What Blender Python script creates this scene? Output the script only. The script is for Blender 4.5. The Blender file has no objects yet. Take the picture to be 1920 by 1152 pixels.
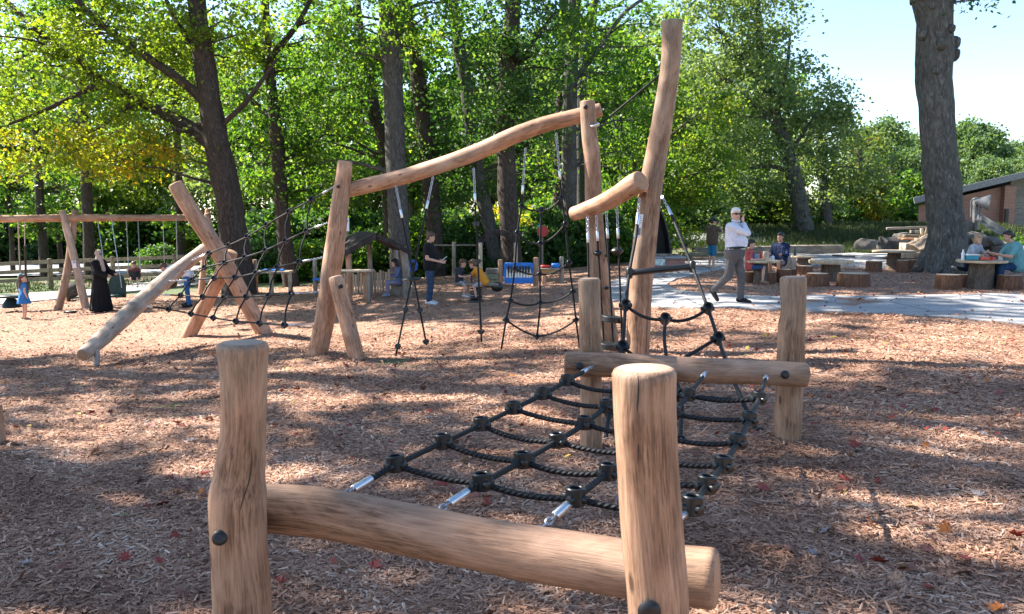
import bpy, math, random
import numpy as np
from mathutils import Vector, Matrix, Quaternion
from math import radians as R, pi, sin, cos

random.seed(5)
rng = np.random.default_rng(7)
scene = bpy.context.scene
COL = scene.collection

# ------------------------------------------------------------------ camera
F = 1600.0                      # focal length in photograph pixels (1920 wide)
CAMZ = 1.7
PITCH = math.atan(176 / F)
cam_data = bpy.data.cameras.new('camera')
cam_data.sensor_width = 36.0
cam_data.lens = 36.0 * F / 1920.0
cam_data.clip_start = 0.05
cam_data.clip_end = 2000
cam_data.dof.use_dof = True
cam_data.dof.focus_distance = 11.0
cam_data.dof.aperture_fstop = 11.0
cam = bpy.data.objects.new('camera', cam_data)
cam.location = (0, 0, CAMZ)
cam.rotation_euler = (pi / 2 - PITCH, 0, 0)
COL.objects.link(cam)
scene.camera = cam

# ------------------------------------------------------------------ sky and sun
SUN_EL, SUN_AZ = R(43), R(-68)          # azimuth measured from +Y towards +X: behind the trees, to the left
world = bpy.data.worlds.new('World')
scene.world = world
world.use_nodes = True
wn = world.node_tree
sky = wn.nodes.new('ShaderNodeTexSky')
sky.sky_type = 'NISHITA'
sky.sun_disc = False
sky.sun_elevation = SUN_EL
sky.sun_rotation = SUN_AZ
sky.dust_density = 0.4
sky.ozone_density = 2.6
bgn = wn.nodes['Background']
bgn.inputs['Strength'].default_value = 0.078
wn.links.new(sky.outputs[0], bgn.inputs['Color'])
sun_data = bpy.data.lights.new('sun', 'SUN')
sun_data.energy = 4.6
sun_data.angle = R(0.53)
sun_data.color = (1.0, 0.93, 0.84)
sun = bpy.data.objects.new('sun', sun_data)
TO_SUN = Vector((sin(SUN_AZ) * cos(SUN_EL), cos(SUN_AZ) * cos(SUN_EL), sin(SUN_EL)))
sun.rotation_euler = TO_SUN.to_track_quat('Z', 'Y').to_euler()
sun.location = TO_SUN * 60
COL.objects.link(sun)
scene.view_settings.view_transform = 'Standard'
scene.view_settings.look = 'None'
scene.view_settings.exposure = 2.15
scene.view_settings.gamma = 1.0
scene.view_settings.use_curve_mapping = False

scene.cycles.max_bounces = 5
scene.cycles.diffuse_bounces = 3
scene.cycles.glossy_bounces = 2
scene.cycles.transmission_bounces = 3

# ------------------------------------------------------------------ layout helpers
cP, sP = cos(PITCH), sin(PITCH)
def ray(px, py):
    u = (px - 960) / F; v = (576 - py) / F
    return Vector((u, cP + v * sP, -sP + v * cP))
def P(px, py, d):
    r = ray(px, py); t = d / r.y
    return Vector((r.x * t, d, CAMZ + r.z * t))
def PZ(px, py, z):
    r = ray(px, py); t = (z - CAMZ) / r.z
    return Vector((r.x * t, r.y * t, z))
def sst(a, b, x):
    t = min(1.0, max(0.0, (x - a) / (b - a)))
    return t * t * (3 - 2 * t)
MOUNDS = [(2.0, 6.2, .08), (.58, 6.3, .05), (-2.75, 12.3, .07), (-2.3, 11.85, .06), (-4.6, 15.9, .07), (1.55, 10.7, .06), (-6.0, 16.3, .06)]      # chips heaped round the post feet
def gz(x, y):
    s = 4.15 - x
    s = 0.5 * (s + math.sqrt(s * s + 1.0)) - 0.06
    s = 19.0 * (1 - math.exp(-s / 19.0)) * 1.32 if s > 0 else 0
    z = -0.066 * s * (0.2 + 0.8 * sst(2.0, 17.0, y))
    z += 1.05 * sst(36.4, 46, y) * sst(2, 9, x)
    z += 0.014 * sin(1.7 * x + 0.6 * y) + 0.012 * sin(2.3 * y - 0.9 * x + 1) + 0.010 * sin(5.1 * x + 3.3 * y) + 0.007 * sin(7.3 * y - 4.1 * x)
    if y < 17:
        for mx, my, mh in MOUNDS:
            q = (x - mx) ** 2 + (y - my) ** 2
            if q < 1: z += mh * math.exp(-q * 9)
    return z
def G(px, py):
    r = ray(px, py); t = 0.5
    while t < 400:
        if CAMZ + r.z * t < gz(r.x * t, r.y * t): break
        t += 0.25
    a, b = t - 0.25, t
    for _ in range(20):
        m = (a + b) / 2
        if CAMZ + r.z * m < gz(r.x * m, r.y * m): b = m
        else: a = m
    return Vector((r.x * b, r.y * b, gz(r.x * b, r.y * b)))
def onground(x, y, dz=0): return Vector((x, y, gz(x, y) + dz))


# ------------------------------------------------------------------ object helpers
WL = {}
def tag(o, label=None, cat=None, group=None, kind=None):
    if label: o['label'] = label
    if cat: o['category'] = cat
    if group: o['group'] = group
    if kind: o['kind'] = kind
    return o
def thing(name, loc, label, cat, group=None):
    o = bpy.data.objects.new(name, None)
    o.empty_display_size = 0.2
    o.location = loc; COL.objects.link(o)
    WL[o.name] = Vector(loc)
    return tag(o, label, cat, group)
def link_mesh(name, me, parent=None, origin=None):
    o = bpy.data.objects.new(name, me)
    COL.objects.link(o)
    if parent is not None:
        o.parent = parent; WL[o.name] = WL[parent.name].copy()
    else:
        o.location = origin if origin is not None else (0, 0, 0)
        WL[o.name] = Vector(o.location)
    return o
def put(name, me, parent, loc, rot=None, scale=None):
    """a copy of a shared mesh at a world position under a parent"""
    o = bpy.data.objects.new(name, me); COL.objects.link(o)
    o.parent = parent
    o.location = Vector(loc) - (WL[parent.name] if parent is not None else Vector((0, 0, 0)))
    o.rotation_mode = 'QUATERNION'
    if rot is not None: o.rotation_quaternion = rot
    if scale is not None: o.scale = scale
    WL[o.name] = Vector(loc)
    return o

def np_mesh(name, verts, faces, mats, tint=None, smooth=True):
    """numpy quads or tris -> mesh"""
    me = bpy.data.meshes.new(name)
    nv, (nf, k) = len(verts), faces.shape
    me.vertices.add(nv); me.vertices.foreach_set('co', verts.astype(np.float32).ravel())
    me.loops.add(nf * k); me.loops.foreach_set('vertex_index', faces.astype(np.int32).ravel())
    me.polygons.add(nf)
    me.polygons.foreach_set('loop_start', np.arange(0, nf * k, k, dtype=np.int32))
    if smooth: me.polygons.foreach_set('use_smooth', np.ones(nf, dtype=bool))
    if tint is not None:
        a = me.attributes.new('tint', 'FLOAT', 'FACE'); a.data.foreach_set('value', tint.astype(np.float32))
    for m in mats: me.materials.append(m)
    me.update(calc_edges=True); me.validate()
    return me

def smooth_path(pts, rad, step):
    """Catmull-Rom resampling of points and radii"""
    pts = [Vector(p) for p in pts]
    if len(pts) == 2:
        n = max(1, int((pts[1] - pts[0]).length / step))
        return [pts[0].lerp(pts[1], i / n) for i in range(n + 1)], [rad[0] + (rad[1] - rad[0]) * i / n for i in range(n + 1)]
    P0 = [pts[0] * 2 - pts[1]] + pts + [pts[-1] * 2 - pts[-2]]
    R0 = [rad[0]] + list(rad) + [rad[-1]]
    op, orr = [], []
    for i in range(1, len(P0) - 2):
        a, b, c, d = P0[i - 1:i + 3]
        n = max(1, int((c - b).length / step))
        for k in range(n):
            t = k / n
            op.append(0.5 * ((2 * b) + (c - a) * t + (2 * a - 5 * b + 4 * c - d) * t * t + (3 * b - a - 3 * c + d) * t ** 3))
            tt = t * t * (3 - 2 * t)
            orr.append(R0[i] + (R0[i + 1] - R0[i]) * tt)
    op.append(pts[-1]); orr.append(rad[-1])
    return op, orr

class MB:
    def __init__(s): s.v = []; s.f = []; s.m = []; s.g = []
    def add(s, verts, faces, mat=0, grain=None):
        o = len(s.v)
        s.v += [Vector(p) for p in verts]
        s.g += grain if grain is not None else [Vector(p) for p in verts]
        s.f += [tuple(o + i for i in f) for f in faces]
        s.m += [mat] * len(faces) if not isinstance(mat, list) else mat
        return s
    def tube(s, pts, rad, n=12, mat=0, endmat=None, wob=0.0, bev=0.0, step=None, seed=0, knots=0, cap=True, ridges=0):
        pts = [Vector(p) for p in pts]
        if not isinstance(rad, (list, tuple)): rad = [rad] * len(pts)
        if step: pts, rad = smooth_path(pts, rad, step)
        rs = random.Random(seed)
        ph = [rs.uniform(0, 6.28) for _ in range(8)]
        kn = []
        L = [0.0]
        for i in range(1, len(pts)): L.append(L[-1] + (pts[i] - pts[i - 1]).length)
        for _ in range(knots): kn.append((rs.uniform(.08, .92) * L[-1], rs.uniform(0, 6.28), rs.uniform(.06, .16), rs.uniform(.10, .22)))
        T = []
        for i in range(len(pts)):
            a = pts[max(0, i - 1)]; b = pts[min(len(pts) - 1, i + 1)]
            T.append((b - a).normalized())
        ref = Vector((1, 0, 0)) if abs(T[0].x) < 0.8 else Vector((0, 0, 1))
        N = (ref - T[0] * ref.dot(T[0])).normalized()
        rows = []
        for i in range(len(pts)):
            if i: 
                N = (N - T[i] * N.dot(T[i])).normalized()
            rows.append((pts[i], rad[i], N.copy(), T[i].cross(N), L[i]))
        if cap and bev > 0:
            p, r, a, b, l = rows[0]; t = T[0]
            rows[0] = (p + t * bev, r, a, b, l)
            rows.insert(0, (p + t * bev * .3, r - bev * .35, a, b, l)); rows.insert(0, (p, r - bev, a, b, l))
            p, r, a, b, l = rows[-1]; t = T[-1]
            rows[-1] = (p - t * bev, r, a, b, l)
            rows.append((p - t * bev * .3, r - bev * .35, a, b, l)); rows.append((p, r - bev, a, b, l))
        V, GR, FA, MA = [], [], [], []
        for (p, r, a, b, l) in rows:
            for k in range(n):
                th = 2 * pi * k / n
                w = 1.0
                if wob:
                    w += wob * (.55 * sin(2 * th + ph[0] + 2.1 * l) + .45 * sin(3 * th + ph[1] - 3.3 * l) + .5 * sin(5.3 * l + ph[2] + th) + .3 * sin(11 * l + ph[3] - 2 * th))
                if ridges:
                    w += ridges * (abs(sin(n / 4.0 * th + 1.5 * sin(l * 1.3 + ph[4]) + ph[5])) - .5)
                for (kl, kt, kh, kw) in kn:
                    dth = abs((th - kt + pi) % (2 * pi) - pi)
                    w += kh * math.exp(-((l - kl) / (r * 1.0)) ** 2 * 1.2 - (dth / .55) ** 2)
                V.append(p + (a * cos(th) + b * sin(th)) * r * w)
                GR.append(Vector((cos(th) * r, sin(th) * r, l)))
        nr = len(rows)
        for i in range(nr - 1):
            for k in range(n):
                k2 = (k + 1) % n
                FA.append((i * n + k, i * n + k2, (i + 1) * n + k2, (i + 1) * n + k)); MA.append(mat)
        if cap:
            em = mat if endmat is None else endmat
            c0, c1 = len(V), len(V) + 1
            V += [rows[0][0], rows[-1][0]]; GR += [Vector((0, 0, rows[0][4])), Vector((0, 0, rows[-1][4]))]
            for k in range(n):
                k2 = (k + 1) % n
                FA.append((c0, k2, k)); MA.append(em)
                FA.append((c1, (nr - 1) * n + k, (nr - 1) * n + k2)); MA.append(em)
        return s.add(V, FA, MA, GR)
    def box(s, c, size, rot=None, mat=0, bev=0.0):
        c = Vector(c); hx, hy, hz = [q / 2 for q in size]
        rot = rot or Matrix.Identity(3)
        if bev:
            vs = []
            for sx in (-1, 1):
                for sy in (-1, 1):
                    for sz in (-1, 1):
                        vs += [Vector((sx * (hx - bev), sy * (hy - bev), sz * hz)), Vector((sx * (hx - bev), sy * hy, sz * (hz - bev))), Vector((sx * hx, sy * (hy - bev), sz * (hz - bev)))]
            import bmesh
            bm = bmesh.new()
            for q in vs: bm.verts.new(q)
            r = bmesh.ops.convex_hull(bm, input=bm.verts)
            bm.verts.ensure_lookup_table(); bm.verts.index_update()
            V = [rot @ q.co + c for q in bm.verts]; FA = [tuple(q.index for q in f.verts) for f in bm.faces]
            GR = [q.co.copy() for q in bm.verts]
            bm.free()
            return s.add(V, FA, mat, GR)
        V = [Vector((x, y, z)) for x in (-hx, hx) for y in (-hy, hy) for z in (-hz, hz)]
        FA = [(0, 1, 3, 2), (4, 6, 7, 5), (0, 4, 5, 1), (2, 3, 7, 6), (0, 2, 6, 4), (1, 5, 7, 3)]
        return s.add([rot @ v + c for v in V], FA, mat, [Vector((v.x, v.y, v.z)) for v in V])
    def bar(s, p0, p1, w, h, mat=0, up=(0, 0, 1), bev=0.0):
        p0, p1 = Vector(p0), Vector(p1); t = (p1 - p0); L = t.length; t.normalize()
        u = Vector(up); a = u.cross(t)
        if a.length < 1e-3: a = Vector((1, 0, 0)).cross(t)
        a.normalize(); b = t.cross(a)
        rot = Matrix((a, b, t)).transposed()
        return s.box((p0 + p1) / 2, (w, h, L), rot, mat, bev)
    def lathe(s, prof, c, axis=(0, 0, 1), n=16, mat=0):
        q = Vector(axis).to_track_quat('Z', 'Y').to_matrix(); c = Vector(c)
        V, GR, FA = [], [], []
        for (r, z) in prof:
            for k in range(n):
                th = 2 * pi * k / n
                V.append(c + q @ Vector((r * cos(th), r * sin(th), z))); GR.append(Vector((r * cos(th), r * sin(th), z)))
        m = len(prof)
        for i in range(m - 1):
            for k in range(n):
                k2 = (k + 1) % n
                FA.append((i * n + k, i * n + k2, (i + 1) * n + k2, (i + 1) * n + k))
        if prof[0][0] > 1e-5: FA.append(tuple(reversed(range(n))))
        if prof[-1][0] > 1e-5: FA.append(tuple((m - 1) * n + k for k in range(n)))
        return s.add(V, FA, mat, GR)
    def ell(s, c, r, n=10, mat=0, rot=None):
        if not isinstance(r, (tuple, list)): r = (r, r, r)
        c = Vector(c); rot = rot or Matrix.Identity(3)
        V, FA = [], []
        m = max(4, n // 2 + 1)
        for i in range(1, m):
            ph = pi * i / m
            for k in range(n):
                th = 2 * pi * k / n
                V.append(c + rot @ Vector((r[0] * sin(ph) * cos(th), r[1] * sin(ph) * sin(th), r[2] * cos(ph))))
        t, b = len(V), len(V) + 1
        V += [c + rot @ Vector((0, 0, r[2])), c + rot @ Vector((0, 0, -r[2]))]
        for i in range(m - 2):
            for k in range(n):
                k2 = (k + 1) % n
                FA.append((i * n + k, (i + 1) * n + k, (i + 1) * n + k2, i * n + k2))
        for k in range(n):
            k2 = (k + 1) % n
            FA.append((t, k, k2)); FA.append((b, (m - 2) * n + k2, (m - 2) * n + k))
        return s.add(V, FA, mat)
    def caps(s, p0, r0, p1, r1, n=10):
        """tapered capsule with round ends"""
        p0, p1 = Vector(p0), Vector(p1); t = p1 - p0; L = t.length
        t = t.normalized() if L > 1e-6 else Vector((0, 0, 1))
        prof = []
        for i in range(5):
            a = pi / 2 * (1 - i / 4); prof.append((r0 * cos(a) + 1e-4, -r0 * sin(a)))
        for i in range(5):
            a = pi / 2 * i / 4; prof.append((r1 * cos(a) + 1e-4, L + r1 * sin(a)))
        return s.lathe(prof, p0, t, n)
    def mesh(s, name, mats, off=Vector((0, 0, 0)), smooth=True, sharp=40):
        me = bpy.data.meshes.new(name)
        me.from_pydata([tuple(v - off) for v in s.v], [], s.f)
        for m in (mats if isinstance(mats, (list, tuple)) else [mats]): me.materials.append(m)
        me.polygons.foreach_set('material_index', s.m)
        a = me.attributes.new('grain', 'FLOAT_VECTOR', 'POINT')
        a.data.foreach_set('vector', np.array([tuple(g) for g in s.g], dtype=np.float32).ravel())
        if smooth:
            me.polygons.foreach_set('use_smooth', [True] * len(me.polygons))
            me.set_sharp_from_angle(angle=R(sharp))
        me.update()
        return me
    def build(s, name, mats, parent=None, origin=None, smooth=True, sharp=40):
        off = WL[parent.name] if parent is not None else Vector(origin if origin is not None else (0, 0, 0))
        return link_mesh(name, s.mesh(name, mats, off, smooth, sharp), parent, origin)

# ------------------------------------------------------------------ materials
class NT:
    def __init__(s, name):
        s.m = bpy.data.materials.new(name); s.m.use_nodes = True
        s.t = s.m.node_tree; s.b = s.t.nodes['Principled BSDF']; s.out = s.t.nodes['Material Output']
    def n(s, typ, **kw):
        q = s.t.nodes.new(typ)
        for k, v in kw.items(): setattr(q, k, v)
        return q
    def l(s, a, b): s.t.links.new(a, b)
    def attr(s, nm): return s.n('ShaderNodeAttribute', attribute_name=nm)
    def mapping(s, src, scale=(1, 1, 1)):
        q = s.n('ShaderNodeMapping'); s.l(src, q.inputs['Vector']); q.inputs['Scale'].default_value = scale
        return q.outputs[0]
    def noise(s, vec, scale, detail=4, rough=.55, dist=0):
        q = s.n('ShaderNodeTexNoise'); q.inputs['Scale'].default_value = scale; q.inputs['Detail'].default_value = detail
        q.inputs['Roughness'].default_value = rough; q.inputs['Distortion'].default_value = dist
        if vec is not None: s.l(vec, q.inputs['Vector'])
        return q.outputs['Fac']
    def ramp(s, fac, stops):
        q = s.n('ShaderNodeValToRGB'); s.l(fac, q.inputs['Fac'])
        e = q.color_ramp.elements
        while len(e) < len(stops): e.new(.5)
        for i, (p, c) in enumerate(stops):
            e[i].position = p; e[i].color = (*c, 1) if len(c) == 3 else c
        return q.outputs['Color']
    def mix(s, fac, a, b, mode='MIX'):
        q = s.n('ShaderNodeMix', data_type='RGBA', blend_type=mode)
        for src, i in ((fac, 0), (a, 6), (b, 7)):
            if hasattr(src, 'links'): s.l(src, q.inputs[i])
            elif i == 0: q.inputs[0].default_value = src
            else: q.inputs[i].default_value = (*src, 1)
        return q.outputs[2]
    def bump(s, h, strength=.3, dist=.01, nrm=None):
        q = s.n('ShaderNodeBump'); q.inputs['Strength'].default_value = strength; q.inputs['Distance'].default_value = dist
        s.l(h, q.inputs['Height'])
        if nrm is not None: s.l(nrm, q.inputs['Normal'])
        s.l(q.outputs[0], s.b.inputs['Normal']); return q.outputs[0]
    def col(s, c): s.l(c, s.b.inputs['Base Color'])

def pm(name, col, rough=.6, metal=0, var=.25, scale=9, bump=0.0, bscale=60, spec=.4):
    k = NT(name); tc = k.n('ShaderNodeTexCoord')
    nz = k.noise(tc.outputs['Object'], scale, 5)
    lo = tuple(c * (1 - var) for c in col); hi = tuple(min(1, c * (1 + var)) for c in col)
    k.col(k.ramp(nz, [(.3, lo), (.7, hi)]))
    k.b.inputs['Roughness'].default_value = rough; k.b.inputs['Metallic'].default_value = metal
    k.b.inputs['Specular IOR Level'].default_value = spec
    if bump: k.bump(k.noise(tc.outputs['Object'], bscale, 3), bump, .004)
    return k.m

def wood_mat(name, light, dark, streak=.5, rough=.62, crack=True):
    k = NT(name); g = k.attr('grain').outputs['Vector']
    oi = k.n('ShaderNodeObjectInfo')
    vm = k.n('ShaderNodeVectorMath', operation='ADD'); k.l(g, vm.inputs[0]); k.l(oi.outputs['Location'], vm.inputs[1])
    gv = k.mapping(vm.outputs[0], (26, 26, 1.3))
    fine = k.noise(k.mapping(vm.outputs[0], (140, 140, 8)), 1.0, 6, .65, .3)
    mid = k.noise(k.mapping(vm.outputs[0], (52, 52, 3.2)), 1.0, 5, .6, .8)
    broad = k.noise(gv, .45, 4, .55, 1.6)
    patch = k.noise(k.mapping(vm.outputs[0], (4.5, 4.5, 1.9)), 1.0, 5, .6, .8)
    base = k.ramp(broad, [(.3, dark), (.48, tuple((a + b) / 2 for a, b in zip(light, dark))), (.68, light)])
    base = k.mix(k.ramp(mid, [(.34, (.6,) * 3), (.56, (0, 0, 0))]), base, tuple(c * .62 for c in dark))
    base = k.mix(k.ramp(fine, [(.40, (.8,) * 3), (.53, (0, 0, 0))]), base, tuple(c * .42 for c in dark))
    base = k.mix(k.ramp(patch, [(.42, (0, 0, 0)), (.7, (.65,) * 3)]), base, tuple(min(1, c * 1.3 + .04) for c in light))
    grey = k.noise(k.mapping(vm.outputs[0], (2.2, 2.2, 1.2)), 1.0, 4, .6)
    base = k.mix(k.ramp(grey, [(.52, (0, 0, 0)), (.72, (.38,) * 3)]), base, tuple(sum(light) / 3 * q for q in (.86, .82, .68)))
    # stains and small dark knots
    spots = k.n('ShaderNodeTexVoronoi'); k.l(k.mapping(vm.outputs[0], (6, 6, 2.4)), spots.inputs['Vector']); spots.inputs['Scale'].default_value = 1.0
    sp = k.ramp(spots.outputs['Distance'], [(.05, (.9,) * 3), (.11, (0, 0, 0))])
    base = k.mix(sp, base, tuple(c * .35 for c in dark))
    k.col(base)
    h = fine
    if crack:
        wv = k.n('ShaderNodeTexNoise'); k.l(k.mapping(vm.outputs[0], (9, 9, .35)), wv.inputs['Vector']); wv.inputs['Scale'].default_value = 1; wv.inputs['Detail'].default_value = 2
        cr = k.ramp(wv.outputs['Fac'], [(.490, (0, 0, 0)), (.496, (1, 1, 1)), (.502, (1, 1, 1)), (.508, (0, 0, 0))])
        msk = k.ramp(k.noise(k.mapping(vm.outputs[0], (1.5, 1.5, .8)), 1, 2), [(.5, (0, 0, 0)), (.6, (.8,) * 3)])
        cm = k.mix(1.0, cr, msk, 'MULTIPLY')
        base2 = k.mix(cm, base, tuple(c * .18 for c in dark)); k.col(base2)
    k.bump(h, .5, .006)
    k.b.inputs['Roughness'].default_value = rough; k.b.inputs['Specular IOR Level'].default_value = .3
    return k.m

def endgrain_mat(name, light, dark):
    k = NT(name); g = k.attr('grain').outputs['Vector']
    sx = k.n('ShaderNodeSeparateXYZ'); k.l(g, sx.inputs[0])
    ln = k.n('ShaderNodeVectorMath', operation='LENGTH')
    cx = k.n('ShaderNodeCombineXYZ'); k.l(sx.outputs[0], cx.inputs[0]); k.l(sx.outputs[1], cx.inputs[1])
    k.l(cx.outputs[0], ln.inputs[0])
    nz = k.noise(k.mapping(g, (12, 12, 12)), 1, 3)
    ad = k.n('ShaderNodeMath', operation='MULTIPLY_ADD'); k.l(nz, ad.inputs[0]); ad.inputs[1].default_value = .02; k.l(ln.outputs['Value'], ad.inputs[2])
    ml = k.n('ShaderNodeMath', operation='MULTIPLY'); k.l(ad.outputs[0], ml.inputs[0]); ml.inputs[1].default_value = 420
    sn = k.n('ShaderNodeMath', operation='SINE'); k.l(ml.outputs[0], sn.inputs[0])
    c = k.ramp(sn.outputs[0], [(.1, tuple(a * .8 + b * .2 for a, b in zip(light, dark))), (.9, light)])
    k.col(k.mix(k.ramp(k.noise(k.mapping(g, (14, 14, 14)), 1, 4), [(.4, (0, 0, 0)), (.75, (.6,) * 3)]), c, dark))
    k.b.inputs['Roughness'].default_value = .8
    return k.m

def bark_mat(name, c1, c2, c3=None, vs=1.0):
    k = NT(name); g = k.attr('grain').outputs['Vector']
    mp = k.mapping(g, (15 * vs, 15 * vs, 4.2 * vs))
    n1 = k.noise(mp, 1.0, 6, .65, 1.5)
    n2 = k.noise(k.mapping(g, (2, 2, .9)), 1.0, 3)
    c = k.ramp(n1, [(.3, tuple(q * .35 for q in c1)), (.5, c1), (.75, c2)])
    if c3: c = k.mix(k.ramp(n2, [(.45, (0, 0, 0)), (.7, (.55,) * 3)]), c, c3)
    k.col(c); k.bump(n1, 1.0, .06)
    k.b.inputs['Roughness'].default_value = .9; k.b.inputs['Specular IOR Level'].default_value = .15
    return k.m

def leaf_mat(name, stops, trans=.5, tscale=2.0, rough=.5):
    """leaf: reflecting front and glowing when lit from behind"""
    k = NT(name); a = k.attr('tint').outputs['Fac']
    c = k.ramp(a, stops); k.col(c)
    k.b.inputs['Roughness'].default_value = rough; k.b.inputs['Specular IOR Level'].default_value = .35
    tr = k.n('ShaderNodeBsdfTranslucent')
    tc = k.mix(1.0, c, (tscale * 1.05, tscale * 1.0, tscale * .35), 'MULTIPLY'); k.l(tc, tr.inputs['Color'])
    mx = k.n('ShaderNodeMixShader'); mx.inputs[0].default_value = trans
    k.l(k.b.outputs[0], mx.inputs[1]); k.l(tr.outputs[0], mx.inputs[2]); k.l(mx.outputs[0], k.out.inputs['Surface'])
    return k.m

M = {}
M['log'] = wood_mat('peeled_log', (.38, .228, .142), (.165, .082, .044))
M['logfar'] = wood_mat('peeled_log_red', (.52, .295, .18), (.31, .15, .08), crack=False)
M['logpale'] = wood_mat('peeled_log_pale', (.46, .35, .27), (.30, .21, .15), crack=False)
M['end'] = endgrain_mat('log_end', (.40, .23, .135), (.24, .125, .065))
M['endtop'] = endgrain_mat('weathered_log_end', (.36, .265, .195), (.24, .165, .115))
M['stump'] = bark_mat('stump_bark', (.20, .095, .055), (.34, .18, .11), (.12, .07, .05))
M['stumptop'] = endgrain_mat('stump_top', (.52, .40, .28), (.32, .21, .13))
M['slab'] = wood_mat('table_slab', (.60, .46, .31), (.44, .31, .19), crack=False)
M['greywood'] = wood_mat('weathered_wood', (.33, .27, .21), (.17, .135, .105), crack=False)
M['fencewood'] = wood_mat('fence_wood', (.27, .215, .14), (.14, .105, .065), crack=False)
M['darkwood'] = wood_mat('dark_stained_wood', (.04, .027, .023), (.018, .013, .011), rough=.9, crack=False)
M['palewood'] = wood_mat('pale_lumber', (.55, .44, .30), (.38, .29, .19), crack=False)
M['bark'] = bark_mat('bark_brown', (.06, .046, .038), (.14, .115, .10), (.075, .062, .05))
M['barkgrey'] = bark_mat('bark_grey', (.085, .08, .072), (.19, .18, .165), (.10, .10, .085))
M['barkbig'] = bark_mat('bark_furrowed', (.10, .092, .082), (.255, .24, .215), (.11, .115, .092), vs=.75)
M['pedestal'] = bark_mat('pedestal_bark', (.15, .115, .09), (.29, .23, .18), (.13, .105, .085))
M['black'] = pm('black_plastic', (.007, .008, .009), .38, var=.3, spec=.5)
M['cap'] = pm('bolt_cap', (.01, .01, .012), .45, var=.2)
M['alu'] = pm('aluminium', (.62, .64, .66), .35, 1.0, var=.1, scale=40)
M['steel'] = pm('galvanised_steel', (.42, .43, .45), .42, .9, var=.15, scale=30)
def rope_mat():
    k = NT('black_rope'); g = k.attr('grain').outputs['Vector']
    sx = k.n('ShaderNodeSeparateXYZ'); k.l(g, sx.inputs[0])
    at = k.n('ShaderNodeMath', operation='ARCTAN2'); k.l(sx.outputs[1], at.inputs[0]); k.l(sx.outputs[0], at.inputs[1])
    m1 = k.n('ShaderNodeMath', operation='MULTIPLY'); k.l(at.outputs[0], m1.inputs[0]); m1.inputs[1].default_value = 3.0
    m2 = k.n('ShaderNodeMath', operation='MULTIPLY_ADD'); k.l(sx.outputs[2], m2.inputs[0]); m2.inputs[1].default_value = 230; k.l(m1.outputs[0], m2.inputs[2])
    sn = k.n('ShaderNodeMath', operation='SINE'); k.l(m2.outputs[0], sn.inputs[0])
    k.col(k.ramp(sn.outputs[0], [(0.0, (.004, .0045, .0055)), (1.0, (.010, .011, .014))]))
    k.bump(sn.outputs[0], .6, .003)
    k.b.inputs['Roughness'].default_value = .6; k.b.inputs['Specular IOR Level'].default_value = .3
    return k.m
M['rope'] = rope_mat()
# ------------------------------------------------------------------ ground
def mulch_mat():
    k = NT('wood_chip_mulch'); tc = k.n('ShaderNodeTexCoord'); o = tc.outputs['Object']
    cols, dist = [], []
    for ang, sc in ((.35, 1.0), (1.5, 1.1), (2.5, .9)):
        mp = k.n('ShaderNodeMapping'); k.l(o, mp.inputs['Vector']); mp.inputs['Rotation'].default_value = (0, 0, ang)
        mp.inputs['Scale'].default_value = (22 * sc, 75 * sc, 20)
        v = k.n('ShaderNodeTexVoronoi'); v.inputs['Scale'].default_value = 1.0; v.inputs['Randomness'].default_value = 1
        k.l(mp.outputs[0], v.inputs['Vector'])
        cols.append(v.outputs['Color']); dist.append(v.outputs['Distance'])
    sel = k.noise(o, 14, 3)
    s1 = k.ramp(sel, [(.44, (0, 0, 0)), (.46, (1, 1, 1))]); s2 = k.ramp(sel, [(.54, (0, 0, 0)), (.56, (1, 1, 1))])
    cc = k.mix(s2, k.mix(s1, cols[0], cols[1]), cols[2])
    dd = k.mix(s2, k.mix(s1, dist[0], dist[1]), dist[2])
    bw = k.n('ShaderNodeSeparateColor'); k.l(cc, bw.inputs[0])
    c = k.ramp(bw.outputs[0], [(0, (.11, .052, .034)), (.35, (.255, .138, .09)), (.7, (.40, .235, .155)), (1, (.54, .37, .27))])
    big = k.noise(o, 1.1, 5, .6)
    c = k.mix(k.ramp(big, [(.35, (0, 0, 0)), (.7, (.35,) * 3)]), c, (.20, .11, .072))
    red = k.noise(o, 7, 4, .7)
    c = k.mix(k.ramp(red, [(.62, (0, 0, 0)), (.72, (.6,) * 3)]), c, (.27, .09, .05))
    k.col(c); k.bump(dd, .8, .012)
    k.b.inputs['Roughness'].default_value = .85; k.b.inputs['Specular IOR Level'].default_value = .2
    return k.m
M['mulch'] = mulch_mat()
def grass_ground():
    k = NT('grass_and_soil'); tc = k.n('ShaderNodeTexCoord'); o = tc.outputs['Object']
    n1 = k.noise(o, .6, 5, .6); n2 = k.noise(o, 9, 5, .7)
    c = k.ramp(n2, [(.3, (.035, .06, .015)), (.6, (.075, .11, .03)), (.8, (.14, .15, .05))])
    c = k.mix(k.ramp(n1, [(.5, (0, 0, 0)), (.62, (.9,) * 3)]), c, (.16, .10, .065))
    k.col(c); k.bump(n2, .6, .05); k.b.inputs['Roughness'].default_value = .9
    return k.m
M['grass'] = grass_ground()
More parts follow.
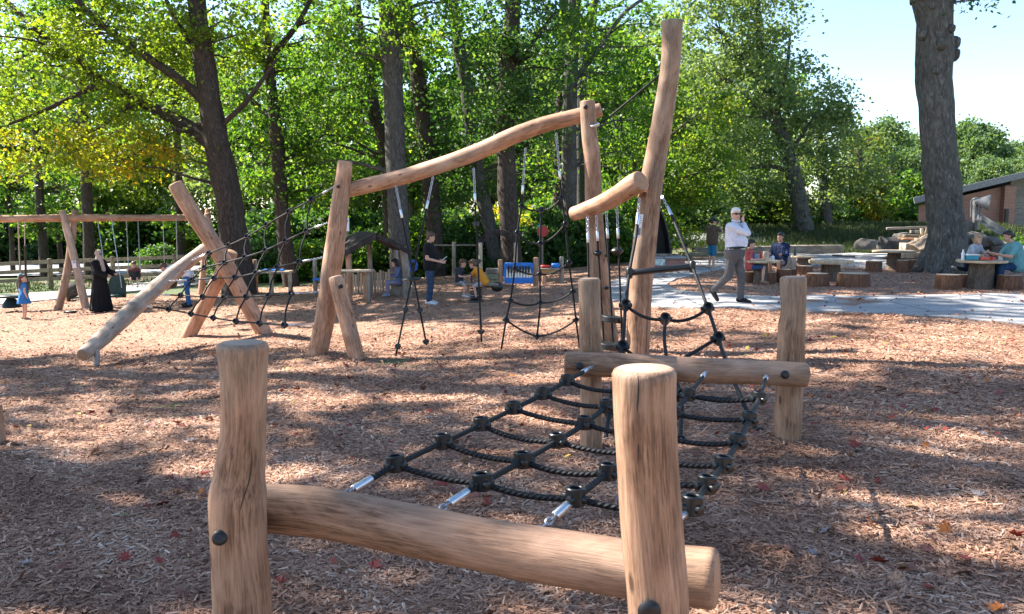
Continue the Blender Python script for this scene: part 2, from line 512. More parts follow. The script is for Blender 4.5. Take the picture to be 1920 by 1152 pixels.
def concrete_mat(name, c0, joint=True):
    k = NT(name); tc = k.n('ShaderNodeTexCoord'); o = tc.outputs['Object']
    n1 = k.noise(o, 1.3, 6, .6); n2 = k.noise(o, 70, 3, .6)
    c = k.ramp(n1, [(.3, tuple(q * .78 for q in c0)), (.7, tuple(min(1, q * 1.1) for q in c0))])
    c = k.mix(k.ramp(n2, [(.3, (.3,) * 3), (.5, (0, 0, 0))]), c, tuple(q * .6 for q in c0))
    if joint:
        bt = k.n('ShaderNodeTexBrick'); k.l(o, bt.inputs['Vector']); bt.inputs['Scale'].default_value = 1.0
        bt.inputs['Brick Width'].default_value = 2.4; bt.inputs['Row Height'].default_value = 1.6; bt.inputs['Mortar Size'].default_value = .022
        c = k.mix(bt.outputs['Fac'], c, tuple(q * .35 for q in c0))
        n3 = k.noise(o, .45, 4, .65); c = k.mix(k.ramp(n3, [(.45, (0, 0, 0)), (.7, (.5,) * 3)]), c, (c0[0] * .7, c0[1] * .62, c0[2] * .55))
    k.col(c); k.bump(n2, .2, .004); k.b.inputs['Roughness'].default_value = .85
    return k.m
M['concrete'] = concrete_mat('concrete', (.33, .325, .32))
M['asphalt'] = concrete_mat('light_asphalt', (.30, .30, .31))

def sheet(name, x0, x1, y0, y1, nx, ny, mat, dz=0.0, keep=None, warp=None, zf=gz):
    xs = np.linspace(x0, x1, nx + 1); ys = np.linspace(0, 1, ny + 1)
    ys = y0 + (y1 - y0) * (warp(ys) if warp else ys)
    V = np.array([(x, y, zf(x, y) + dz) for y in ys for x in xs])
    Fc = []
    for j in range(ny):
        for i in range(nx):
            if keep and not keep((xs[i] + xs[i + 1]) / 2, (ys[j] + ys[j + 1]) / 2): continue
            a = j * (nx + 1) + i
            Fc.append((a, a + 1, a + nx + 2, a + nx + 1))
    me = np_mesh(name, V, np.array(Fc), [mat])
    return link_mesh(name, me)
gobj = sheet('ground', -260, 260, -20, 420, 208, 176, M['grass'], -0.05)
tag(gobj, kind='structure')

def mulch_edge(x):
    e = 29.4 + .25 * sin(x * 1.1) + .2 * sin(x * 2.7)
    if x < -6: e = 29.4 - (-6 - x) * .28 + .2 * sin(x * 1.9)
    if x > 2: e = min(33, 29.4 + (x - 2) * .9)
    return e
mul = sheet('mulch_bed', -24, 24, -2, 34, 190, 150, M['mulch'], 0.0, keep=lambda x, y: y < mulch_edge(x))
tag(mul, kind='structure')

POLY = {}
def in_poly(name, x, y):
    q = np.array(POLY[name]); ins = np.zeros(len(x), bool); j = len(q) - 1
    for i in range(len(q)):
        xi, yi = q[i]; xj, yj = q[j]
        if yi != yj: ins ^= ((yi > y) != (yj > y)) & (x < (xj - xi) * (y - yi) / (yj - yi) + xi)
        j = i
    return ins
def ground_poly(name, pix, mat, dz, thick=.06, sub=True):
    """flat-lying slab whose outline is given on the ground"""
    import bmesh
    pts = [G(*p) if len(p) == 2 and p[1] > 405 else Vector((p[0], p[1], 0)) for p in pix]
    # densify the outline
    POLY[name] = [(q.x, q.y) for q in pts]
    out = []
    for i in range(len(pts)):
        a, b = pts[i], pts[(i + 1) % len(pts)]
        n = max(1, int((b - a).length / .6))
        for k in range(n):
            q = a.lerp(b, k / n); out.append((q.x, q.y))
    bm = bmesh.new()
    vs = [bm.verts.new((x, y, gz(x, y) + dz)) for x, y in out]
    f = bm.faces.new(vs)
    if f.normal.z < 0 or f.calc_center_median() is None: f.normal_flip()
    bm.normal_update()
    if f.normal.z < 0: f.normal_flip()
    bmesh.ops.triangulate(bm, faces=[f])
    r = bmesh.ops.extrude_face_region(bm, geom=list(bm.faces))
    for q in r['geom']:
        if isinstance(q, bmesh.types.BMVert): q.co.z -= 0
    low = [v for v in vs]
    for v in low: v.co.z -= thick
    bmesh.ops.recalc_face_normals(bm, faces=bm.faces)
    me = bpy.data.meshes.new(name); bm.to_mesh(me); bm.free(); me.materials.append(mat)
    o = link_mesh(name, me); tag(o, kind='structure')
    return o
ground_poly('path', [(2500, 660), (1920, 610), (1700, 592), (1500, 583), (1300, 579), (1200, 575), (1130, 562), (1112, 547), (1150, 527),
                     (1225, 508), (1262, 498), (1300, 490), (1400, 479), (1500, 477), (1700, 476), (1900, 476),
                     (1900, 499), (1760, 502), (1660, 505), (1560, 500), (1440, 500), (1380, 503), (1320, 512), (1268, 524), (1250, 534),
                     (1262, 543), (1310, 551), (1420, 557), (1600, 557), (1800, 554), (1920, 552), (2500, 548)], M['concrete'], .025, .09)
ground_poly('sidewalk', [(-400, 590), (0, 572), (200, 553), (330, 538), (420, 529), (420, 519), (330, 526), (200, 540), (0, 555), (-400, 570)], M['concrete'], .025, .09)
def road_z(x, y): return -1.28
rd = sheet('road', -120, 12, 40, 50, 90, 6, M['asphalt'], 0.0, zf=lambda x, y: max(-1.34, gz(x, y)) + .03 + .01)
tag(rd, kind='structure')

# chips lying on the mulch, thick enough near the camera to be seen one by one
def chip_mat():
    k = NT('wood_chip'); a = k.attr('tint').outputs['Fac']
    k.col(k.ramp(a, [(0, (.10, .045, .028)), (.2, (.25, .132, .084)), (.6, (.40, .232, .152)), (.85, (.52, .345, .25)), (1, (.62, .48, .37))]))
    k.b.inputs['Roughness'].default_value = .8; k.b.inputs['Specular IOR Level'].default_value = .2
    return k.m
M['chip'] = chip_mat()
def chips():
    cs = []
    N = 1000000
    d = 2.6 + (15.5 - 2.6) * rng.random(N) ** 1.0
    x = (rng.random(N) * 2 - 1) * (.66 * d + .4)
    # the density falls off with distance
    keep = rng.random(N) < np.clip((4.6 / d) ** 1.35, 0, 1) * (d / 15.5) * 1.55
    d, x = d[keep], x[keep]
    d2 = rng.uniform(13, 29, 95000); x2 = (rng.random(95000) * 2 - 1) * (.66 * d2)
    k2 = np.array([b < mulch_edge(a) - .1 for a, b in zip(x2, d2)])
    d, x = np.concatenate([d, d2[k2]]), np.concatenate([x, x2[k2]])
    off_path = ~in_poly('path', x, d) | (rng.random(len(x)) < .015); d, x = d[off_path], x[off_path]; N = len(d)
    z = np.array([gz(a, b) for a, b in zip(x, d)]) + rng.random(N) * .018
    L = rng.lognormal(math.log(.025), .48, N).clip(.010, .085) * (1 + .02 * d); W = L * rng.uniform(.10, .30, N)
    W = np.clip(W, .0035, .013) * (1 + .03 * d)
    th = rng.random(N) * 2 * pi; tilt = rng.normal(0, .22, N); roll = rng.normal(0, .35, N)
    t = np.stack([np.cos(th) * np.cos(tilt), np.sin(th) * np.cos(tilt), np.sin(tilt)], 1)
    s = np.stack([-np.sin(th) * np.cos(roll), np.cos(th) * np.cos(roll), np.sin(roll)], 1)
    c = np.stack([x, d, z], 1)
    up = np.cross(t, s); hgt = W * .45
    A = c - t * (L / 2)[:, None]; B = c + t * (L / 2)[:, None]
    V = np.empty((N, 6, 3))
    V[:, 0] = A - s * (W / 2)[:, None]; V[:, 1] = A + up * hgt[:, None] * .6; V[:, 2] = A + s * (W / 2)[:, None]
    V[:, 3] = B - s * (W / 2)[:, None] * .7; V[:, 4] = B + up * hgt[:, None]; V[:, 5] = B + s * (W / 2)[:, None] * .7
    b = np.arange(N)[:, None] * 6
    nr = np.where(d < 6.5)[0]; fr = np.where(d >= 6.5)[0]     # ridged chips near the camera, plain slivers further off
    Fc = np.concatenate([b[nr] + np.array([[0, 3, 4, 1]]), b[nr] + np.array([[1, 4, 5, 2]]), b[fr] + np.array([[0, 3, 5, 2]])], 0)
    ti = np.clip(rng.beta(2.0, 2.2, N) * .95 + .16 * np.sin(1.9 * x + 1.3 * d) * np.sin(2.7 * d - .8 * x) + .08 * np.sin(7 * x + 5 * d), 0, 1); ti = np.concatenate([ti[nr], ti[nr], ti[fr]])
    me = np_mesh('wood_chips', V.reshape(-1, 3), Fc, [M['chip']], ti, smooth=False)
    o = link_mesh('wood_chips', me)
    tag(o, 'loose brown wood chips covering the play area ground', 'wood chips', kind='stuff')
chips()

# fallen maple leaves
def maple_leaf(name, mat, seed):
    r = random.Random(seed)
    pts = []
    lobes = [(-2.55, .45), (-2.0, .30), (-1.35, .78), (-.95, .42), (-.5, .85), (-.25, .50), (0, 1.0), (.25, .5), (.5, .85), (.95, .42), (1.35, .78), (2.0, .3), (2.55, .45)]
    V = [Vector((0, -.25, .05))]
    curl = r.uniform(.15, .5); cx = r.uniform(-.3, .3); bend = r.uniform(-.5, .5)
    for a, rr in lobes:
        rr *= r.uniform(.85, 1.1)
        x, y = rr * sin(a) * .75, rr * cos(a) * .75
        V.append(Vector((x, y, curl * (x * x + y * y) * r.uniform(.4, 1.3) + cx * x * y + bend * .2 * x)))
    n = len(lobes)
    m = MB(); m.add(V, [(0, 1 + i + 1, 1 + i) for i in range(n - 1)], 0)
    # stalk
    m.add([Vector((-.02, -.25, .05)), Vector((.02, -.25, .05)), Vector((.05, -.95, .12))], [(0, 1, 2)], 0)
    return m.mesh(name, [mat], smooth=True, sharp=60)
LC = {'red': (.23, .035, .022), 'orange': (.42, .12, .02), 'brown': (.16, .062, .04), 'tan': (.36, .20, .12), 'yellow': (.42, .28, .04), 'green': (.13, .16, .05), 'grey': (.20, .17, .17)}
leafmesh = {}
for cn, cc in LC.items():
    mt = pm('fallen_leaf_' + cn, cc, .6, var=.45, scale=5)
    leafmesh[cn] = [maple_leaf('fallen_leaf_' + cn, mt, len(cn) * 13 + ord(cn[0]) + i) for i in range(3)]
LR = random.Random(12)
def leaf_rot():
    return Matrix.Rotation(LR.uniform(0, 6.28), 3, 'Z') @ Matrix.Rotation(LR.gauss(0, .5), 3, 'X') @ Matrix.Rotation(LR.gauss(0, .3) + (pi if LR.random() < .35 else 0), 3, 'Y')
def pick():
    return LR.choices(['red', 'orange', 'brown', 'tan', 'yellow', 'green', 'grey'], [26, 10, 38, 18, 3, 2, 3])[0]
lab = {'red': 'dry dark red maple leaf lying on the wood chips', 'orange': 'bright orange maple leaf lying on the wood chips', 'brown': 'curled brown maple leaf lying on the wood chips',
       'tan': 'pale tan dead maple leaf lying on the wood chips', 'yellow': 'yellow fallen maple leaf lying on the wood chips', 'green': 'fallen leaf still green lying on the wood chips', 'grey': 'greyish shrivelled leaf lying on the wood chips'}
# leaves that stand out in the photograph
spots = [(278, 960, 'red'), (238, 975, 'green'), (165, 862, 'orange'), (182, 884, 'orange'), (642, 1120, 'brown'), (625, 1060, 'red'), (702, 1070, 'red'), (60, 905, 'brown'), (95, 1045, 'grey'),
         (235, 1055, 'red'), (1770, 990, 'red'), (1635, 985, 'orange'), (1605, 840, 'red'), (1735, 840, 'orange'), (1620, 975, 'tan'), (1745, 1112, 'red'), (1870, 1150, 'orange'), (1805, 1055, 'red'), (1610, 1055, 'red'),
         (1835, 935, 'grey'), (1880, 945, 'tan'), (1525, 1045, 'grey'), (950, 925, 'red'), (1010, 940, 'orange'), (955, 952, 'tan'), (805, 775, 'red'), (130, 722, 'tan'), (36, 785, 'red'), (190, 805, 'orange'), (240, 770, 'orange'),
         (1690, 625, 'red'), (1600, 635, 'orange'), (1520, 640, 'red'), (1400, 610, 'red'), (650, 690, 'red'), (440, 700, 'orange'), (720, 745, 'brown'), (560, 735, 'red'), (1600, 880, 'brown'), (1690, 745, 'red'), (870, 868, 'yellow'), (1690, 1075, 'brown'), (40, 1090, 'brown'), (320, 900, 'red'), (760, 1010, 'red')]
used = []
for px, py, cn in spots:
    p = G(px, py); used.append((p, cn))
while len(used) < 290:
    d = LR.uniform(2.9, 13); 
    if LR.random() > 4.2 / d: continue
    x = LR.uniform(-1, 1) * (.62 * d)
    if LR.random() < .45 and len(used) > 20:
        q = LR.choice(used)[0]; x, d = q.x + LR.gauss(0, .22), max(2.8, q.y + LR.gauss(0, .22))
    used.append((onground(x, d), pick()))
for p, cn in used:
    o = put('fallen_leaf', LR.choice(leafmesh[cn]), None, p + Vector((0, 0, .026)), leaf_rot().to_quaternion(), [LR.uniform(.05, .105)] * 3)
    tag(o, lab[cn], 'leaf', 'fallen %s leaves on the wood chips' % cn)
far = MB()
fm = [leafmesh[c][0].materials[0] for c in LC]
keys = list(LC)
for _ in range(5200):
    d = 6 + 24 * LR.random() ** .8; x = LR.uniform(-1, 1) * (.64 * d)
    p = onground(x, d, .045)
    if d > mulch_edge(x) - .2 or (x > 1.6 and 11.6 < d and not LR.random() < .6): continue
    cn = pick(); me = LR.choice(leafmesh[cn]); rt = leaf_rot(); sc = LR.uniform(.03, .075)
    vs = [rt @ v.co * sc + p for v in me.vertices]
    far.add(vs, [tuple(q.vertices) for q in me.polygons], keys.index(cn))
o = far.build('leaf_litter', fm)
tag(o, 'small fallen autumn leaves scattered over the far wood chips', 'leaf litter', kind='stuff')
# ------------------------------------------------------------------ trees
M['leafG'] = leaf_mat('leaf_green', [(0, (.02, .058, .012)), (.45, (.05, .11, .02)), (.8, (.105, .165, .025)), (1, (.23, .25, .03))], .52, 2.95)
M['leafD'] = leaf_mat('leaf_dark_green', [(0, (.022, .062, .02)), (.6, (.045, .10, .028)), (1, (.10, .165, .035))], .47, 2.6)
M['leafC'] = leaf_mat('leaf_cool_green', [(0, (.075, .13, .06)), (.6, (.15, .215, .10)), (.95, (.22, .27, .12)), (1, (.36, .28, .07))], .45, 1.95)
M['leafY'] = leaf_mat('leaf_yellowing', [(0, (.06, .11, .014)), (.4, (.13, .17, .018)), (.72, (.26, .22, .022)), (.86, (.42, .22, .025)), (1, (.42, .11, .025))], .52, 2.6)
M['leafL'] = leaf_mat('leaf_lime', [(0, (.035, .085, .016)), (.5, (.085, .145, .022)), (.85, (.17, .195, .026)), (1, (.30, .25, .03))], .5, 2.7)
M['leafO'] = leaf_mat('leaf_rust', [(0, (.06, .11, .03)), (.6, (.11, .15, .035)), (.9, (.22, .17, .03)), (1, (.30, .13, .03))], .45, 1.9)
M['leafF'] = leaf_mat('leaf_far_hazed', [(0, (.07, .13, .06)), (.6, (.115, .185, .085)), (1, (.19, .24, .10))], .4, 1.8)  # distance haze put into the leaf colour: paler and cooler than near foliage
M['ivy'] = leaf_mat('leaf_ivy', [(0, (.018, .055, .016)), (.7, (.042, .095, .028)), (1, (.07, .13, .033))], .3, 1.6)

def leaf_cloud(C, size, upbias=.6):
    """C (N,3) leaf centres -> quads"""
    N = len(C)
    n = rng.normal(size=(N, 3)); n[:, 2] += upbias * 1.6; n /= np.linalg.norm(n, axis=1)[:, None]
    t = rng.normal(size=(N, 3)); t -= n * (t * n).sum(1)[:, None]; t /= np.linalg.norm(t, axis=1)[:, None]
    b = np.cross(n, t)
    L = size * rng.uniform(.7, 1.35, N); W = L * rng.uniform(.6, .85, N)
    V = np.empty((N, 4, 3))
    V[:, 0] = C - t * (L / 2)[:, None]; V[:, 2] = C + t * (L / 2)[:, None]
    f = n * (L * rng.uniform(-.05, .22, N))[:, None]
    V[:, 1] = C + b * (W / 2)[:, None] - f - t * (L * .1)[:, None]; V[:, 3] = C - b * (W / 2)[:, None] - f - t * (L * .1)[:, None]
    return V.reshape(-1, 3), np.arange(N * 4).reshape(N, 4)

def ell_points(n, shell=.5):
    u = rng.normal(size=(n, 3)); u /= np.linalg.norm(u, axis=1)[:, None]
    return u * (rng.random(n) ** (1 / 3.) * (1 - shell) + shell * rng.uniform(.75, 1.0, n))[:, None]

LEAFMUL = 1.55
def crown_points(ells, clump=(.35, .8)):
    """ells: (centre, (rx,ry,rz), nclumps, leaves per clump)"""
    out, cents, tint = [], [], []
    for c, r, nc, nl in ells:
        cc = ell_points(nc) * np.array(r) + np.array(c)
        for q in cc:
            rr = rng.uniform(*clump); k = max(3, int(nl * LEAFMUL * rng.uniform(.4, 1.6)))
            p = rng.normal(size=(k, 3)) * np.array([rr * .55, rr * .55, rr * .30])
            p[:, 2] -= .18 * (p[:, 0] ** 2 + p[:, 1] ** 2) / rr
            out.append(p + q); cents.append(q)
            tint.append(np.clip(rng.beta(2, 2.4, k) * .7 + rng.uniform(-.25, .38), 0, 1))
    return np.concatenate(out), np.array(cents), np.concatenate(tint)

def branch(mb, p0, p1, r0, r1, seed, sag=.12, n=6):
    rs = random.Random(seed)
    p0, p1 = Vector(p0), Vector(p1); L = (p1 - p0).length
    m1 = p0.lerp(p1, .35) + Vector((rs.gauss(0, .05), rs.gauss(0, .05), rs.gauss(.06, .05))) * L
    m2 = p0.lerp(p1, .7) + Vector((rs.gauss(0, .06), rs.gauss(0, .06), rs.gauss(.05, .05))) * L
    mb.tube([p0, m1, m2, p1], [r0, r0 * .7 + r1 * .3, r0 * .35 + r1 * .65, r1], n=n, step=max(.25, L / 7), cap=False)

def tree(name, label, d, trunk, crown, bark, leaf, size=.17, thin=.62, green_above=None, limbs=(), group=None, top=None, nbranch=14, ivy=0, burls=(), nseg=14, ridges=0.0, roots=False, clump=(.35, .8), knots=3, upb=.5):
    """trunk and limbs: (px, py, width px) at distance d; limb points may carry a depth offset. crown: (px, py, rx px, rz px, ry m, depth offset, clumps, leaves)"""
    k = d / F
    pts = [P(a, b, d) for a, b, w in trunk]; rad = [w * k / 2 for a, b, w in trunk]
    if top:
        tc_ = Vector(top[0][0]); pts.append(pts[-1].lerp(tc_, .6) if pts[-1].z < tc_.z else pts[-1] + Vector((0, 0, 1))); rad[-1] = max(rad[-1], .16); rad.append(.06)
    base = onground(pts[0].x, pts[0].y)
    if pts[0].z > base.z - .1:
        pts.insert(0, Vector((pts[0].x + (pts[0].x - pts[1].x) * .05, pts[0].y, base.z - .25))); rad.insert(0, rad[0] * 1.15)
    t = thing(name, base, label, 'tree', group)
    mb = MB()
    mb.tube(pts, rad, n=nseg, step=.35, wob=.05, seed=len(label) + int(trunk[0][0]), knots=knots, ridges=ridges)
    spine = smooth_path(pts, rad, .4)
    samples = list(zip(*spine))
    if roots:
        for q in range(7):
            a = q * .9 + .3
            st = pts[0] + Vector((cos(a), sin(a), 0)) * rad[0] * .55; st.z = base.z + .55
            en = pts[0] + Vector((cos(a), sin(a), 0)) * rad[0] * 1.22; en.z = gz(en.x, en.y) - .06
            mb.tube([st, st.lerp(en, .5) - Vector((0, 0, .12)), en], [rad[0] * .30, rad[0] * .24, .05], n=8, step=.2, wob=.08, seed=q)
    for bx, by, bw in burls:
        cx_ = P(trunk[-4][0], by, d).x; c = P(bx, by, d); rt_ = 33 * k; c = c - Vector((0, math.sqrt(max(0, 1 - ((c.x - cx_) / rt_) ** 2)) * rt_ * .93, 0)); r = bw * k
        mb.ell(c, (r, r * 1.1, r * 1.2), 10); mb.ell(c + Vector((r * .3, -r * .4, r * .35)), r * .6, 8); mb.ell(c + Vector((-r * .35, -r * .35, -r * .4)), r * .55, 8)
    for i, lm in enumerate(limbs):
        lp = [P(q[0], q[1], d + (q[3] if len(q) > 3 else (-.35 if i % 2 else .3) * j)) for j, q in enumerate(lm)]
        lr = [q[2] * k / 2 for q in lm]
        mb.tube(lp, lr, n=8, step=.3, wob=.06, seed=i, cap=False)
        samples += list(zip(*smooth_path(lp, lr, .4)))
    ells = []
    for (a, b, rx, rz, ry, dd, nc, nl) in crown:
        c = P(a, b, d + dd); ells.append((tuple(c), (rx * k, ry, rz * k), max(4, int(nc * thin)), nl))
    C, cents, tint = crown_points(ells, clump)
    if green_above is not None: tint = np.clip(tint * .98, 0, 1) * (1 - .5 * np.clip((C[:, 2] - green_above) / .8, 0, 1))
    # thin branches out to some of the clumps
    sel = rng.permutation(len(cents))[:int(nbranch * 1.7)]
    sp = np.array([tuple(q[0]) for q in samples])
    for i in sel:
        q = cents[i]; dist = np.linalg.norm(sp - q, axis=1) + np.maximum(0, sp[:, 2] - q[2] + .3) * 1.5
        j = int(dist.argmin()); L = np.linalg.norm(sp[j] - q)
        if L > 7 or q[2] < base.z + 3.3: continue
        r0 = min(samples[j][1] * .55, .018 + .014 * L)
        branch(mb, sp[j], q, r0, .008, int(i))
    mb.build('trunk', bark, t)
    off = np.array(tuple(base))
    sizes = np.full(len(C), size * .8)
    V, Fc = leaf_cloud(C - off, sizes, upb)
    Vs, Fs, Ts = [V], [Fc], [tint]
    if top:       # the crown above the picture, coarser: it only shades the ground
        C2, cent2, t2 = crown_points([(c, r, nc, nl) for c, r, nc, nl in top], (.9, 1.9))
        V2, F2 = leaf_cloud(C2 - off, np.full(len(C2), .42), .5)
        Vs.append(V2); Fs.append(F2 + len(V)); Ts.append(t2)
    me = np_mesh('crown', np.concatenate(Vs), np.concatenate(Fs), [leaf], np.concatenate(Ts), smooth=False)
    link_mesh('crown', me, t)
    if ivy:
        pc = []
        for _ in range(ivy):
            j = rng.integers(0, len(spine[0])); p = spine[0][j]; r = spine[1][j]
            a = rng.random() * 2 * pi; rr = r * rng.uniform(.98, 1.3)
            pc.append((p.x + rr * cos(a), p.y + rr * sin(a), p.z + rng.uniform(-.3, .3)))
        pc = np.array(pc) - off
        V, Fc = leaf_cloud(pc, np.full(len(pc), .13), .1)
        link_mesh('ivy', np_mesh('ivy', V, Fc, [M['ivy']], rng.random(len(pc)), smooth=False), t)
    return t

def top_at(px, d, z=22, r=(5.2, 5.2, 4.6), nc=60, nl=62, dx=0, dy=0):
    x = (px - 960) / F * d
    return [((x + dx, d + dy, z), r, 42, 55)]

# big maple with long limbs over the swings
tree('maple_tree', 'leaning dark-trunked maple with yellowing leaves on long limbs over the swings', 26,
     [(450, 560, 66), (442, 470, 54), (425, 350, 47), (405, 262, 45), (385, 130, 38), (368, 0, 33), (345, -250, 22), (320, -600, 10)],
     [(60, 285, 120, 75, 1.8, -.5, 34, 42), (220, 285, 130, 55, 1.7, 0, 40, 42), (330, 270, 70, 45, 1.4, .4, 20, 42), (120, 190, 150, 70, 1.8, 0, 46, 40), (60, 90, 120, 70, 1.8, .5, 40, 40),
      (230, 70, 150, 70, 2.0, 0, 50, 40), (390, 60, 130, 70, 1.8, .8, 44, 40), (300, 180, 100, 50, 1.5, .6, 26, 40)],
     M['bark'], M['leafY'], .16,
     limbs=[[(402, 272, 32), (350, 237, 26), (270, 194, 21), (190, 150, 18), (110, 92, 15), (40, 28, 12), (-50, -50, 8)],
            [(392, 197, 23), (340, 152, 18), (250, 90, 15), (170, 28, 12), (110, -40, 8)],
            [(248, 196, 12), (192, 236, 9), (130, 285, 7), (65, 318, 5), (15, 346, 3)],
            [(178, 160, 11), (120, 190, 8), (60, 217, 6), (0, 240, 4)],
            [(398, 225, 12), (355, 240, 9), (300, 262, 7), (235, 300, 4)],
            [(410, 240, 11), (462, 190, 9), (520, 110, 5)],
            [(382, 110, 13), (330, 40, 9), (300, -30, 6)]],
     top=top_at(380, 26, 20, (5.5, 5, 4.5), 90, 22) + top_at(60, 25, 13, (4, 3.5, 2.2), 40, 22), nbranch=46, nseg=16, green_above=P(200, 262, 26).z, thin=.95)
tree('forest_tree', 'slim tree with yellow-green leaves right of the leaning maple', 29,
     [(548, 550, 32), (532, 430, 27), (520, 270, 25), (506, 140, 20), (496, 0, 16), (482, -300, 10)],
     [(480, 190, 90, 90, 1.8, 0, 60, 44), (570, 200, 100, 90, 1.8, .5, 62, 44), (560, 330, 110, 70, 1.6, .8, 54, 44), (520, 60, 120, 70, 2, 0, 50, 40), (470, 320, 60, 60, 1.4, 1.0, 24, 40)],
     M['bark'], M['leafG'], .17, limbs=[[(515, 225, 13), (470, 188, 10), (440, 155, 8), (418, 128, 5)], [(505, 110, 12), (555, 50, 10), (590, -15, 7)], [(520, 300, 9), (560, 290, 7), (610, 250, 4)]],
     top=top_at(500, 29, 23), nbranch=24)
tree('forest_tree', 'tall trunk with a forked top rising behind the dark-roofed play hut', 27,
     [(754, 545, 44), (748, 430, 38), (742, 300, 37), (738, 180, 36), (733, 70, 42), (722, 0, 26), (700, -200, 18), (690, -420, 8)],
     [(690, 40, 100, 70, 2, -.3, 54, 42), (800, 30, 90, 60, 2, .3, 44, 40), (660, 130, 70, 50, 1.5, .6, 26, 40), (640, 330, 80, 60, 1.5, 2.0, 34, 42)],
     M['barkgrey'], M['leafG'], .17, limbs=[[(738, 70, 26), (760, -20, 19), (800, -260, 10)]], top=top_at(740, 27, 22, (5, 5, 5), 100, 24), nbranch=18, ridges=.03, nseg=20)
tree('forest_tree', 'ivy-wrapped leaning trunk behind the big slanting log beam', 30,
     [(824, 545, 36), (812, 400, 31), (795, 240, 28), (778, 110, 26), (765, 40, 22), (740, -220, 14)],
     [(800, 250, 60, 90, 1.6, .6, 30, 40), (860, 330, 80, 60, 1.6, .8, 40, 42), (850, 210, 60, 60, 1.6, .8, 22, 40)],
     M['bark'], M['leafD'], .16, ivy=1500, top=top_at(760, 30, 25), nbranch=14)
tree('forest_tree', 'thin dark curved tree beside the forked trunk', 32,
     [(738, 540, 26), (722, 300, 23), (702, 200, 20), (685, 110, 16), (670, 0, 12), (660, -220, 7)],
     [(620, 160, 80, 60, 1.6, 0, 44, 42), (620, 260, 80, 60, 1.6, .6, 44, 42), (690, 300, 60, 70, 1.5, .8, 28, 42), (600, 50, 90, 60, 1.8, .4, 40, 40)],
     M['bark'], M['leafG'], .18, limbs=[[(702, 158, 8), (640, 166, 6), (555, 190, 4)], [(716, 258, 9), (680, 195, 7), (650, 120, 4)]], top=top_at(680, 32, 21), nbranch=18)
tree('forest_tree', 'grey leaning trunk seen against bright sky gaps', 31,
     [(938, 545, 31), (918, 430, 27), (892, 300, 26), (872, 150, 24), (856, 60, 22), (845, -60, 18), (830, -320, 10)],
     [(880, 50, 90, 50, 1.8, .5, 34, 40), (900, 250, 60, 60, 1.5, .8, 26, 40), (1000, 300, 60, 60, 1.5, 1.2, 24, 40)],
     M['barkgrey'], M['leafG'], .17, top=top_at(850, 31, 24), nbranch=14)
tree('forest_tree', 'dark straight trunk left of the triple trunks', 28,
     [(964, 545, 44), (955, 420, 37), (948, 250, 33), (955, 100, 32), (962, 0, 28), (970, -320, 14)],
     [(930, 150, 80, 80, 1.8, -.5, 56, 44), (1000, 130, 80, 80, 1.8, -.3, 54, 44), (960, 30, 120, 60, 2, -.4, 56, 42), (985, 240, 70, 50, 1.4, .4, 32, 42), (905, 240, 50, 50, 1.3, .3, 18, 40)],
     M['bark'], M['leafD'], .16, limbs=[[(950, 212, 12), (922, 150, 8), (900, 118, 5)], [(955, 140, 12), (1000, 80, 8), (1035, 30, 5)]], top=top_at(965, 28, 22, (5, 5, 5), 100, 24), nbranch=24, nseg=16)
tree('forest_tree', 'leftmost of three close straight trunks behind the rope net', 33,
     [(1045, 530, 25), (1048, 400, 22), (1052, 200, 21), (1057, 0, 18), (1060, -320, 10)],
     [(1040, 60, 80, 60, 1.8, 0, 36, 40), (1020, 200, 60, 60, 1.5, .8, 24, 40)], M['bark'], M['leafG'], .17, top=top_at(1050, 33, 26), nbranch=10)
tree('forest_tree', 'thickest of three close straight trunks behind the rope net', 31,
     [(1070, 535, 32), (1068, 400, 28), (1068, 200, 27), (1075, 40, 24), (1086, -100, 18), (1100, -320, 9)],
     [(1120, 60, 90, 60, 1.8, 0, 44, 40), (1150, 150, 70, 60, 1.6, .5, 34, 40), (1170, 250, 70, 60, 1.6, .8, 36, 40)],
     M['barkgrey'], M['leafG'], .17, limbs=[[(1078, 150, 11), (1128, 85, 8), (1170, 25, 7), (1235, -20, 5)]], top=top_at(1080, 31, 24), nbranch=16, nseg=16)
tree('forest_tree', 'rightmost of three close straight trunks behind the rope net', 36,
     [(1094, 530, 24), (1090, 350, 20), (1090, 180, 18), (1102, 60, 17), (1116, 0, 15), (1145, -180, 8)],
     [(1190, 60, 90, 70, 2, 0, 44, 40), (1160, 330, 70, 80, 1.8, .6, 46, 42), (1215, 210, 70, 70, 1.8, 1, 34, 40), (1130, 420, 60, 50, 1.5, .5, 28, 42)],
     M['barkgrey'], M['leafG'], .19, limbs=[[(1150, 420, 8, 0), (1165, 330, 7, 0), (1160, 260, 5, 0), (1140, 200, 3, 0)]], top=top_at(1130, 36, 29), nbranch=14)
tree('maple_tree', 'young yellow-green maple behind the tall curved post', 34,
     [(1215, 545, 16), (1205, 430, 13), (1195, 330, 11), (1170, 260, 8), (1160, 200, 4)],
     [(1190, 330, 70, 80, 1.6, 0, 56, 44), (1300, 210, 80, 60, 1.8, .5, 50, 42), (1270, 310, 80, 70, 1.8, .6, 62, 44), (1330, 330, 70, 70, 1.8, .8, 52, 44), (1240, 420, 80, 50, 1.5, .8, 50, 44), (1350, 200, 40, 30, 1, 0, 16, 40)],
     M['bark'], M['leafL'], .18, nbranch=26, limbs=[[(1195, 330, 7, 0), (1240, 270, 5, 0), (1300, 220, 3, 0)], [(1203, 400, 7, 0), (1270, 340, 5, 0), (1330, 320, 3, 0)]])
